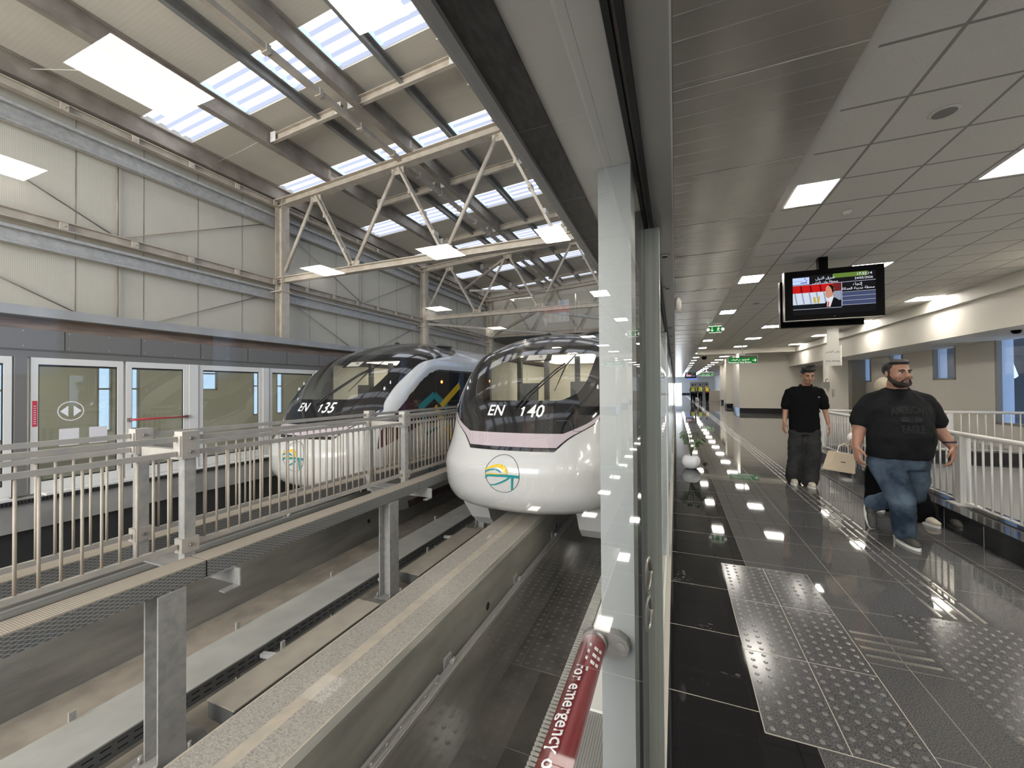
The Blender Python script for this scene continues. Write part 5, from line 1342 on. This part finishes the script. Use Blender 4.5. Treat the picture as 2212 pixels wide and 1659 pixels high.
def head_shapes(mb, Mx, wide=1):
    start = len(mb.bm.verts)
    w = wide
    for c, r in (((0,.015,.03),(.074*w,.094,.088)), ((0,-.02,-.03),(.064*w,.072,.085)), ((0,-.030,-.085),(.052*w,.056,.04)), ((0,-.074,-.098),(.024*w,.019,.018))): mb.ell(c, r, 20, 14)
    for s in (-1, 1):
        mb.ell((s*.038*w,-.062,-.035), (.026,.026,.028), 12, 8); mb.ell((s*.029,-.083,.017), (.028,.012,.009), 12, 8)
        mb.ell((s*.077*w,.008,-.012), (.011,.021,.033), 12, 8); mb.ell((s*.011,-.102,-.041), (.010,.010,.009), 10, 6)
    mb.tube([(0,-.086,.012),(0,-.100,-.014),(0,-.110,-.034)], [.009,.011,.014], 10); mb.ell((0,-.110,-.036), (.0145,.013,.012), 12, 8)
    mb.ell((0,-.090,-.066), (.024,.011,.007), 12, 8); mb.ell((0,-.088,-.077), (.020,.011,.008), 12, 8)
    xform(mb, start, Mx)
def xform(mb, start, Mx):
    mb.bm.verts.ensure_lookup_table()
    for v in list(mb.bm.verts)[start:]: v.co = Mx @ v.co
def hand(mb, W, d, w, n, curl=.45, s=1.0, thumb=.6):
    """W wrist, d along the hand, w towards the thumb side, n the way the fingers close"""
    W, d, w, n = V(W), V(d).normalized(), V(w), V(n)
    w = (w - d*w.dot(d)).normalized(); n = (n - d*n.dot(d) - w*n.dot(w)).normalized()
    st = len(mb.bm.verts)
    R = []
    for t, a, b in ((-.03,.026,.021),(0,.027,.019),(.03,.038,.018),(.06,.043,.017),(.088,.042,.013),(.098,.036,.009)):
        c = W + d*t*s
        R.append([mb.bm.verts.new(c + w*a*s*math.cos(2*PI*k/14) + n*b*s*math.sin(2*PI*k/14)) for k in range(14)])
    for A, B in zip(R, R[1:]):
        for k in range(14): mb.bm.faces.new((A[k],A[(k+1)%14],B[(k+1)%14],B[k]))
    mb.bm.faces.new(list(reversed(R[0]))); mb.bm.faces.new(R[-1])
    for i, L in enumerate((.072,.082,.076,.058)):
        p = W + d*.078*s + w*(.031-.0205*i)*s; pts = [p]; q = p; spread = w*(.10-.07*i)
        for k, f in enumerate((.35,.40,.28,.22)):
            th = curl*(k*.8 + .12*i) if k else 0
            q = q + ((d+spread)*math.cos(th) + n*math.sin(th)).normalized()*L*f*1.05*s; pts.append(q)
        limb(mb, pts, [.0098*s,.0094*s,.0088*s,.0082*s,.0068*s], 8)
    p = W + d*.015*s + w*.026*s; q1 = p + (d*.55+w*.75+n*.25*thumb).normalized()*.034*s; q2 = q1 + (d*.85+w*.35+n*.45*thumb).normalized()*.032*s; q3 = q2 + (d*.95+w*.05+n*.5*thumb).normalized()*.024*s
    limb(mb, [p,q1,q2,q3], [.0145*s,.0120*s,.0105*s,.0080*s], 8)
def face_parts(F, Mx, wide=1, brow=.0045):
    hd = []
    for s in (-1, 1):
        mb = MB(); mb.ell((s*.030,-.073,-.003), (.0145,.0125,.0095), 14, 10); xform(mb, 0, Mx); e = F.add(mb, 'eye', eyew)
        mb = MB(); mb.ell((s*.030,-.0835,-.0025), (.0058,.0035,.0060), 12, 8); xform(mb, 0, Mx); F.add(mb, 'iris', iris, parent=e)
        mb = MB(); mb.tube([(s*.012,-.094,.017),(s*.030,-.096,.023),(s*.050,-.082,.016)], [brow,brow*1.1,brow*.6], 8); xform(mb, 0, Mx); F.add(mb, 'eyebrow', hairm)
        mb = MB(); mb.tube([(s*.016,-.0865,.0045),(s*.030,-.0905,.0075),(s*.046,-.080,.003)], [.0026,.003,.002], 6); xform(mb, 0, Mx); F.add(mb, 'eyelid', hairm)
    mb = MB(); mb.ell((0,-.0935,-.068), (.0200,.0070,.0040), 12, 8); mb.ell((0,-.0925,-.0755), (.0165,.0080,.0055), 12, 8); xform(mb, 0, Mx); F.add(mb, 'lips', lipm)
def shoe(F, c, yaw, m, pitch=0, L=.29, sole=sole_w):
    Mx = Matrix.Translation(V(c)) @ Matrix.Rotation(yaw, 4, 'Z') @ Matrix.Rotation(pitch, 4, 'X')
    mb = MB(); mb.ell((0,.0,.065), (.045,.075,.05), 14, 8); mb.ell((0,-.09,.05), (.046,.085,.038), 14, 8); mb.ell((0,-.15,.042), (.042,.05,.03), 12, 8); mb.ell((0,.05,.055), (.038,.045,.05), 12, 8); mb.tube([(0,.03,.06),(0,.03,.12)], [(.042,.05),(.040,.046)], 12)
    xform(mb, 0, Mx); o = F.add(mb, 'shoe', m, .010, 3)
    mb = MB(); pts = []
    for k in range(20):
        a = 2*PI*k/20; pts.append((.047*math.cos(a)*(1 if math.sin(a) > 0 else 1.04), -.055+.148*math.sin(a)))
    mb.prism([(x, y) for x, y in pts], 2, 0.0, .026); xform(mb, 0, Mx); F.add(mb, 'sole', sole, 0, parent=o)
    mb = MB()
    for k in range(4): mb.tube([(-.025,-.04-.02*k,.088-.008*k),(.025,-.045-.02*k,.088-.008*k)], .004, 5)
    xform(mb, 0, Mx); F.add(mb, 'laces', sole if m is not shoe_w else M['slot'], 0, parent=o)
HM = lambda x, y, z, yaw=0, pitch=0, s=1: Matrix.Translation(V((x,y,z))) @ Matrix.Rotation(yaw, 4, 'Z') @ Matrix.Rotation(pitch, 4, 'X') @ Matrix.Scale(s, 4)

# ---- younger man
F = Fig('person', 'younger person in black polo shirt and wide charcoal trousers walking with arms hanging, head lowered', 1.82, 7.36, .03)
Mh = HM(.035,-.06,1.670,.04,.30,1.06)
mb = MB(); head_shapes(mb, Mh, .97); limb(mb, [(.02,.0,1.44),(.025,-.012,1.52),(.03,-.03,1.60)], [.064,.056,.056]); stack(mb, [(0,.01,.86,.13,.09),(0,.01,1.1,.13,.09),(0,.01,1.35,.15,.09),(0,.01,1.46,.08,.06)])
limb(mb, [(-.19,.01,1.37),(-.235,.02,1.19),(-.268,-.03,.95)], [.05,.040,.027]); limb(mb, [(.21,.01,1.37),(.262,.03,1.19),(.298,-.01,.94)], [.05,.040,.027])
hand(mb, (-.270,-.034,.94), (-.10,-.12,-1), (.25,-1,0), (1,.2,0), .38); hand(mb, (.300,-.014,.93), (.10,-.10,-1), (-.25,-1,0), (-1,.2,0), .38)
limb(mb, [(-.09,0,.85),(-.10,.03,.48),(-.13,.06,.1)], [.08,.055,.04]); limb(mb, [(.09,0,.85),(.075,-.06,.48),(.03,-.10,.1)], [.08,.055,.04])
F.add(mb, 'body', skin_a, .0075, 3)
face_parts(F, Mh)
mb = MB(); mb.ell((0,.028,.044), (.082,.098,.090), 20, 14); mb.ell((0,-.040,.092), (.074,.066,.042), 18, 10); mb.ell((0,.01,.10), (.082,.09,.046), 18, 10)
for k in range(26):
    a = rnd.uniform(-1,1); mb.ell((a*.062, -.055+rnd.uniform(-.03,.10), .100+rnd.uniform(-.01,.026)), (.022,.024,.018), 8, 6)
xform(mb, 0, Mh); F.add(mb, 'hair', hairm, .007, 1)
mb = MB(); stack(mb, [(0,.01,.80,.195,.135),(0,.01,.86,.200,.138),(0,.01,1.05,.19,.13),(0,.01,1.25,.20,.135),(.0,.01,1.38,.205,.125),(.008,.01,1.46,.150,.10),(.015,.005,1.505,.09,.085)])
limb(mb, [(-.12,.01,1.445),(-.180,.012,1.405),(-.212,.015,1.32),(-.235,.02,1.20)], [.055,.066,.070,.070]); limb(mb, [(.14,.01,1.445),(.203,.012,1.405),(.237,.02,1.32),(.262,.03,1.20)], [.055,.066,.070,.070])
sh = F.add(mb, 'polo_shirt', polo, .012, 4, .026)
mb = MB(); mb.tube([(.02+.072*math.cos(a), -.012+.07*math.sin(a), 1.515-.035*max(0,-math.sin(a))) for a in frange(-.2+PI*.0, 2*PI-.2, 26)], .016, 8); F.add(mb, 'collar', polo, 0, parent=sh)
mb = MB(); mb.prism([(.13,1.343),(.16,1.343),(.145,1.318)], 1, -.150, -.141)
F.add(mb, 'chest_badge', mat('small grey badge', (.25,.25,.25), .6), 0, parent=sh)
mb = MB(); stack(mb, [(0,.01,.76,.17,.125),(0,.01,.83,.18,.13),(0,.01,.90,.165,.12)])
limb(mb, [(-.092,.01,.80),(-.105,.03,.48),(-.13,.06,.15),(-.135,.07,.075)], [(.112,.115),(.108,.112),(.108,.120),(.108,.122)]); limb(mb, [(.092,.0,.80),(.085,-.06,.48),(.035,-.09,.15),(.03,-.10,.07)], [(.112,.115),(.108,.112),(.106,.118),(.106,.120)])
F.add(mb, 'trousers', trous, .012, 3, .03)
shoe(F, (-.14,.05,0), -.1, shoe_w); shoe(F, (.02,-.10,0), .06, shoe_w)

# ---- large man
F = Fig('person', 'large bearded person in faded black T-shirt and blue jeans striding beside the white railing', 2.0, 5.04, .02)
Mh = HM(-.01,-.05,1.620,.22,-.02,1.10)
mb = MB(); head_shapes(mb, Mh, 1.08); limb(mb, [(0,.02,1.38),(0,.0,1.46),(-.005,-.02,1.54)], [.085,.078,.074]); stack(mb, [(0,.0,.82,.17,.14),(0,-.03,1.05,.2,.17),(0,.0,1.33,.17,.11),(0,.01,1.43,.10,.08)])
limb(mb, [(-.205,.02,1.28),(-.295,.0,1.10),(-.345,-.07,.90)], [.072,.062,.036]); limb(mb, [(.205,.02,1.28),(.305,.04,1.10),(.385,-.03,.93)], [.072,.062,.036])
hand(mb, (-.347,-.074,.89), (-.02,-.22,-1), (.3,-1,.1), (1,.3,0), .55, 1.1); hand(mb, (.388,-.034,.92), (-.05,-.10,-1), (-.55,-.8,0), (-.85,.5,.1), .55, 1.15)
limb(mb, [(-.11,0,.8),(-.05,-.17,.42),(.0,-.10,.12)], [.1,.07,.05]); limb(mb, [(.12,0,.8),(.14,.08,.45),(-.08,.36,.26)], [.1,.07,.05])
F.add(mb, 'body', skin_b, .008, 3)
face_parts(F, Mh, 1.05, .006)
mb = MB(); mb.ell((0,.030,.040), (.086,.098,.088), 20, 14); mb.ell((0,-.01,.092), (.074,.070,.030), 16, 10)
for s in (-1, 1): mb.ell((s*.077,.0,.0), (.010,.018,.035), 10, 8)
xform(mb, 0, Mh); F.add(mb, 'hair', hairm, .007, 1)
mb = MB(); mb.ell((0,-.036,-.096), (.058,.058,.036), 18, 10); mb.ell((0,-.078,-.106), (.032,.024,.024), 14, 8)
for s in (-1, 1): mb.tube([(s*.079,.0,-.015),(s*.072,-.012,-.055),(s*.052,-.045,-.088),(s*.028,-.076,-.102)], [(.010,.014),(.013,.018),(.018,.022),(.018,.022)], 10); mb.tube([(s*.003,-.103,-.056),(s*.018,-.099,-.058),(s*.030,-.088,-.070),(s*.034,-.080,-.088)], [.0055,.006,.007,.009], 8)
xform(mb, 0, Mh); F.add(mb, 'beard', beardm, .006, 2)
mb = MB(); stack(mb, [(0,-.01,.80,.243,.19),(0,-.03,.88,.250,.205),(0,-.05,1.02,.255,.225),(0,-.035,1.15,.245,.21),(0,-.01,1.28,.252,.175),(0,.01,1.36,.222,.14),(0,.015,1.42,.165,.11),(0,.01,1.470,.100,.092)])
limb(mb, [(-.13,.015,1.395),(-.205,.015,1.345),(-.252,.01,1.26),(-.285,.0,1.16)], [.06,.080,.090,.092]); limb(mb, [(.13,.015,1.395),(.210,.018,1.345),(.258,.025,1.26),(.297,.035,1.16)], [.06,.080,.090,.092])
sh = F.add(mb, 'tee_shirt', teem, .013, 5, .022)
mb = MB(); mb.tube([(.086*math.cos(a), -.004+.078*math.sin(a), 1.472-.022*max(0,-math.sin(a))) for a in frange(0, 2*PI, 28)], .011, 8); F.add(mb, 'neck_band', teem, 0, parent=sh)
# chest print, laid on the cloth
bpy.context.view_layer.update()
ev = sh.evaluated_get(bpy.context.evaluated_depsgraph_get()); me_ = ev.to_mesh()
tree = BVHTree.FromPolygons([sh.matrix_world @ v.co for v in me_.vertices], [tuple(p.vertices) for p in me_.polygons]); ev.to_mesh_clear()
def on_chest(u, v):
    wx, wz = 2.015+u, v
    h = tree.ray_cast(V((wx, 4.2, wz)), V((0,1,0)), 2)
    y = h[0].y-.009 if h[0] else 4.84
    return (wx, y, wz)
pr = mat('faded grey print', (.021,.022,.023), .9, spec=.15)
put_text('AMERICAN', 'chest_print', pr, sh, .085, lambda u, v: on_chest(u, 1.272+v*1.0-1.2*u*u), width=.27, tall=1.7, bold=.003)
put_text('EAGLE', 'chest_print', pr, sh, .085, lambda u, v: on_chest(u, 1.095+v*1.0), width=.17, tall=1.6, bold=.003)
mb = MB(); n = 28
ring = [on_chest(.085*math.copysign(abs(math.cos(2*PI*k/n))**.7, math.cos(2*PI*k/n)), 1.185+.026*math.copysign(abs(math.sin(2*PI*k/n))**.7, math.sin(2*PI*k/n))) for k in range(n)]
for k in range(n): mb.face([on_chest(0,1.185), ring[k], ring[(k+1)%n]])
mb.build('chest_print', pr, sh)
put_text('77', 'chest_print', teem, sh, .05, lambda u, v: tuple(V(on_chest(u, 1.185+v))-V((0,.002,0))), bold=.002)
# jeans
mb = MB(); stack(mb, [(0,.0,.70,.215,.165),(0,.0,.80,.228,.18),(0,-.01,.92,.225,.185)])
limb(mb, [(-.108,-.0,.76),(-.075,-.10,.58),(-.045,-.17,.41),(-.015,-.11,.22),(.0,-.10,.11)], [(.132,.140),(.120,.130),(.095,.105),(.088,.095),(.086,.094)])
limb(mb, [(.118,.02,.76),(.140,.05,.58),(.145,.075,.44),(.04,.23,.34),(-.06,.35,.25)], [(.128,.135),(.115,.125),(.098,.10),(.085,.088),(.078,.08)])
F.add(mb, 'jeans', jeans, .012, 3, .026)
shoe(F, (-.005,-.10,0), .12, shoe_d); shoe(F, (-.085,.40,.155), -.05, shoe_d, 1.05)
mb = MB(); c = V((.372,-.018,.965)); d = V((.10,-.12,-1)).normalized(); a = d.cross(V((0,1,0))).normalized(); b = d.cross(a)
mb.tube([c + a*.043*math.cos(t_) + b*.040*math.sin(t_) for t_ in frange(0, 2*PI, 24)], [.0085]*25, 8, False)
w_ = F.add(mb, 'watch_strap', mat('navy strap', (.012,.014,.04), .6))
mb = MB(); q = c + V((.043,-.006,.0)); mb.box(q.x-.004,q.x+.007,q.y-.018,q.y+.018,q.z-.021,q.z+.021); F.add(mb, 'watch_case', M['silver_edge'], parent=w_)

# ---- woman behind the large man
F = Fig('person', 'person in pale headscarf, beige jacket and black clothes half hidden behind the large man', 2.30, 5.95, .1)
Mh = HM(-.045,-.04,1.46,.2,.05,1.0)
mb = MB(); head_shapes(mb, Mh, .95); limb(mb, [(-.03,.0,1.28),(-.045,-.02,1.38)], [.05,.05]); stack(mb, [(0,0,.8,.13,.1),(0,0,1.1,.12,.09),(-.02,0,1.3,.15,.08)])
limb(mb, [(-.17,0,1.24),(-.36,-.12,1.02),(-.505,-.30,.90)], [.045,.036,.025]); limb(mb, [(.15,0,1.24),(.19,.05,1.0),(.16,-.02,.8)], [.045,.036,.025])
hand(mb, (-.508,-.31,.895), (-.25,-.5,-.75), (-.2,-.8,.3), (.9,-.3,.2), .75, .92)
hand(mb, (.16,-.02,.79), (0,-.1,-1), (-.3,-1,0), (-1,.2,0), .4, .92)
F.add(mb, 'body', skin_c, .0085, 3)
face_parts(F, Mh)
mb = MB(); mb.ell((0,.025,.03), (.098,.112,.112), 18, 12); limb(mb, [(0,.03,-.06),(.0,.04,-.15)], [.085,.11]); mb.ell((0,-.01,-.135), (.085,.085,.04), 14, 8); xform(mb, 0, Mh); F.add(mb, 'headscarf', mat('cream headscarf', (.42,.37,.27), .85), .01, 2, .008)
mb = MB(); stack(mb, [(0,.0,.84,.17,.12),(0,0,1.05,.165,.12),(-.01,0,1.22,.19,.11),(-.02,0,1.32,.12,.08)]); limb(mb, [(-.15,0,1.25),(-.34,-.11,1.04),(-.475,-.25,.935)], [.075,.062,.052]); limb(mb, [(.15,0,1.25),(.20,.05,1.0),(.17,-.01,.84)], [.075,.06,.05])
F.add(mb, 'jacket', beige, .013, 3, .015)
mb = MB(); limb(mb, [(-.468,-.235,.945),(-.495,-.285,.912)], [.046,.048]); F.add(mb, 'white_cuff', M['paper'], .01, 2)
mb = MB(); stack(mb, [(0,.0,.80,.165,.125),(0,.0,.88,.172,.128)]); F.add(mb, 'shirt_hem', M['paper'], .012, 2)
mb = MB(); stack(mb, [(0,0,.78,.16,.125),(0,0,.70,.175,.135)]); limb(mb, [(-.06,.05,.76),(-.05,.16,.42),(.0,.26,.09)], [(.12,.12),(.12,.13),(.13,.135)]); limb(mb, [(.07,-.02,.76),(.10,-.14,.42),(.17,-.18,.10)], [(.12,.12),(.11,.12),(.115,.12)]); F.add(mb, 'black_trousers', black_cloth, .013, 3, .02)
shoe(F, (-.01,.30,0), -.1, shoe_d); shoe(F, (.185,-.20,0), .1, shoe_w)
# ---- handbag in her hand
B = thing('handbag', 'cream structured handbag hanging from the hand of the person in beige', 'handbag', (1.67, 5.42, .68))
Mb = Matrix.Translation(V((1.665,5.44,.665))) @ Matrix.Rotation(.35, 4, 'Z') @ Matrix.Rotation(.16, 4, 'Y')
cream = mat('cream leather', (.55,.46,.34), .5)
mb = MB(); mb.prism([(-.15,-.105),(.15,-.105),(.125,.105),(-.115,.105)], 1, -.045, .045); bmesh.ops.bevel(mb.bm, geom=mb.bm.edges[:], offset=.008, segments=2, affect='EDGES'); xform(mb, 0, Mb); mb.build('bag_body', cream, B)
mb = MB(); mb.tube([(-.06,-.02,.10),(-.05,-.02,.17),(0,-.02,.205),(.05,-.02,.17),(.06,-.02,.10)], .008, 8); xform(mb, 0, Mb); mb.build('handle', cream, B)
mb = MB(); mb.box(-.025,.025,-.047,-.0455,.0,.008); xform(mb, 0, Mb); mb.build('bag_plate', M['slot'], B)
mb = MB()
for s in (-.06, .06): mb.tube([(s,-.02,.095),(s,-.02,.115)], .011, 10)
xform(mb, 0, Mb); mb.build('handle_ring', M['stud'], B)

# ---- staff far away
vest = mat('hi-vis yellow vest', (.62,.66,.04), .7); tape = mat('reflective tape', (.75,.75,.72), .4); navy = mat('navy cloth', (.02,.025,.06), .8)
for x, y, yaw, top, lab, lean in ((1.60,44.0,PI,navy,'person in yellow reflective vest and black trousers seen from behind, leftmost of the far staff',0), (1.98,47.5,PI-.2,navy,'person in yellow vest mostly hidden between the other far staff',0), (2.30,44.2,PI+.1,navy,'person in yellow vest with navy shirt in the middle of the far staff',.05), (2.95,44.6,PI+.5,mat('dark red shirt', (.22,.03,.03), .8),'person in yellow vest leaning right with red shirt tail, rightmost of the far staff',.12)):
    F = Fig('person', lab, x, y, yaw)
    Mh = HM(0,-.03-lean,1.68,0,.1,1.0)
    mb = MB(); head_shapes(mb, Mh); limb(mb, [(0,0,1.42),(0,-lean,1.56)], [.06,.06]); stack(mb, [(0,0,.9,.14,.1),(0,-lean*.5,1.2,.14,.1),(0,-lean,1.42,.15,.09)])
    limb(mb, [(-.2,-lean,1.38),(-.26,.0,1.13),(-.22,-.16,.95)], [.05,.04,.03]); limb(mb, [(.2,-lean,1.38),(.26,.0,1.13),(.22,-.16,.95)], [.05,.04,.03])
    hand(mb, (-.22,-.17,.94), (0,-.4,-1), (.3,-1,0), (1,.2,0)); hand(mb, (.22,-.17,.94), (0,-.4,-1), (-.3,-1,0), (-1,.2,0))
    F.add(mb, 'body', skin_a, .014, 2)
    mb = MB(); mb.ell((0,.03,.04), (.083,.1,.09), 14, 10); xform(mb, 0, Mh); F.add(mb, 'hair', hairm, .014, 1)
    mb = MB(); stack(mb, [(0,0,.86,.19,.13),(0,-lean*.5,1.2,.185,.13),(0,-lean,1.40,.2,.11),(0,-lean,1.47,.1,.08)])
    for s in (-1, 1): limb(mb, [(s*.17,-lean,1.40),(s*.235,0,1.14)], [.07,.055])
    F.add(mb, 'shirt', top, .02, 2)
    mb = MB(); stack(mb, [(0,0,1.02,.205,.145),(0,-lean*.5,1.2,.20,.145),(0,-lean,1.40,.20,.125),(0,-lean,1.46,.13,.1)]); vs_ = F.add(mb, 'vest', vest, .02, 2)
    mb = MB(); stack(mb, [(0,-lean*.3,1.05,.212,.152),(0,-lean*.3,1.10,.211,.152)]); stack(mb, [(0,-lean*.5,1.18,.207,.151),(0,-lean*.5,1.22,.206,.15)]); F.add(mb, 'reflective_band', tape, 0, parent=vs_)
    mb = MB(); stack(mb, [(0,0,.80,.17,.125),(0,0,.92,.175,.128)])
    for s in (-1, 1): limb(mb, [(s*.09,0,.84),(s*.10,-.02,.45),(s*.10,.05*s,.09)], [.10,.08,.075])
    F.add(mb, 'trousers', polo, .02, 2)
    for s in (-1, 1): shoe(F, (s*.10,.05*s,0), 0, M['rubber'], sole=M['rubber'])
t = thing('carrier_bag', 'white plastic bag standing on the floor between the far staff', 'bag', (2.0, 44, 0))
mb = MB(); stack(mb, [(2.0,44,0.0,.16,.10),(2.0,44,.15,.20,.13),(2.0,44,.34,.15,.09),(1.98,44,.44,.05,.04)], 12); mb.build('bag_body', M['paper'], t)
t = thing('service_counter', 'pale counter with glass screens beside the far staff', 'counter', (4.0, 48, 0))
MB().box(3.3,5.4,47.5,48.2,0,1.05).build('counter_body', M['wall_paint'], t); MB().box(3.25,5.45,47.45,48.25,1.05,1.10).build('counter_top', M['light_frame'], t); MB().box(3.3,6.8,48.5,48.6,0,.3).build('base', M['black_kerb'], t)
# ================================================================== LIGHT
w = bpy.data.worlds.new('sky'); SC.world = w; w.use_nodes = True
nt = w.node_tree; bg = nt.nodes['Background']
tc = nt.nodes.new('ShaderNodeTexCoord'); sp = nt.nodes.new('ShaderNodeSeparateXYZ'); nt.links.new(tc.outputs['Generated'], sp.inputs[0])
cr = nt.nodes.new('ShaderNodeValToRGB'); cr.color_ramp.elements[0].position = .0; cr.color_ramp.elements[0].color = (.44,.57,.78,1); cr.color_ramp.elements[1].position = .6; cr.color_ramp.elements[1].color = (.34,.52,.88,1)
nt.links.new(sp.outputs[2], cr.inputs[0]); nt.links.new(cr.outputs[0], bg.inputs[0]); bg.inputs[1].default_value = 1.1
def area(name, loc, rot, sx, sy, power, col):
    l = bpy.data.lights.new(name, 'AREA'); l.shape = 'RECTANGLE'; l.size = sx; l.size_y = sy; l.energy = power; l.color = col
    o = bpy.data.objects.new(name, l); COL.objects.link(o); o.location = loc; o.rotation_euler = rot; return o
area('daylight_hall_mouth', (-5,-6.8,3.5), (math.radians(90),0,0), 8.5, 6, 820, (1,.94,.85))
SC.view_settings.view_transform = 'Standard'; SC.view_settings.look = 'None'; SC.view_settings.exposure = 1.2; SC.view_settings.gamma = 1
SC.view_settings.use_curve_mapping = False
cy = SC.cycles
cy.max_bounces = 8; cy.diffuse_bounces = 4; cy.glossy_bounces = 4; cy.transmission_bounces = 4; cy.transparent_max_bounces = 12
cy.caustics_reflective = False; cy.caustics_refractive = False; cy.sample_clamp_indirect = 6
cy.use_denoising = True
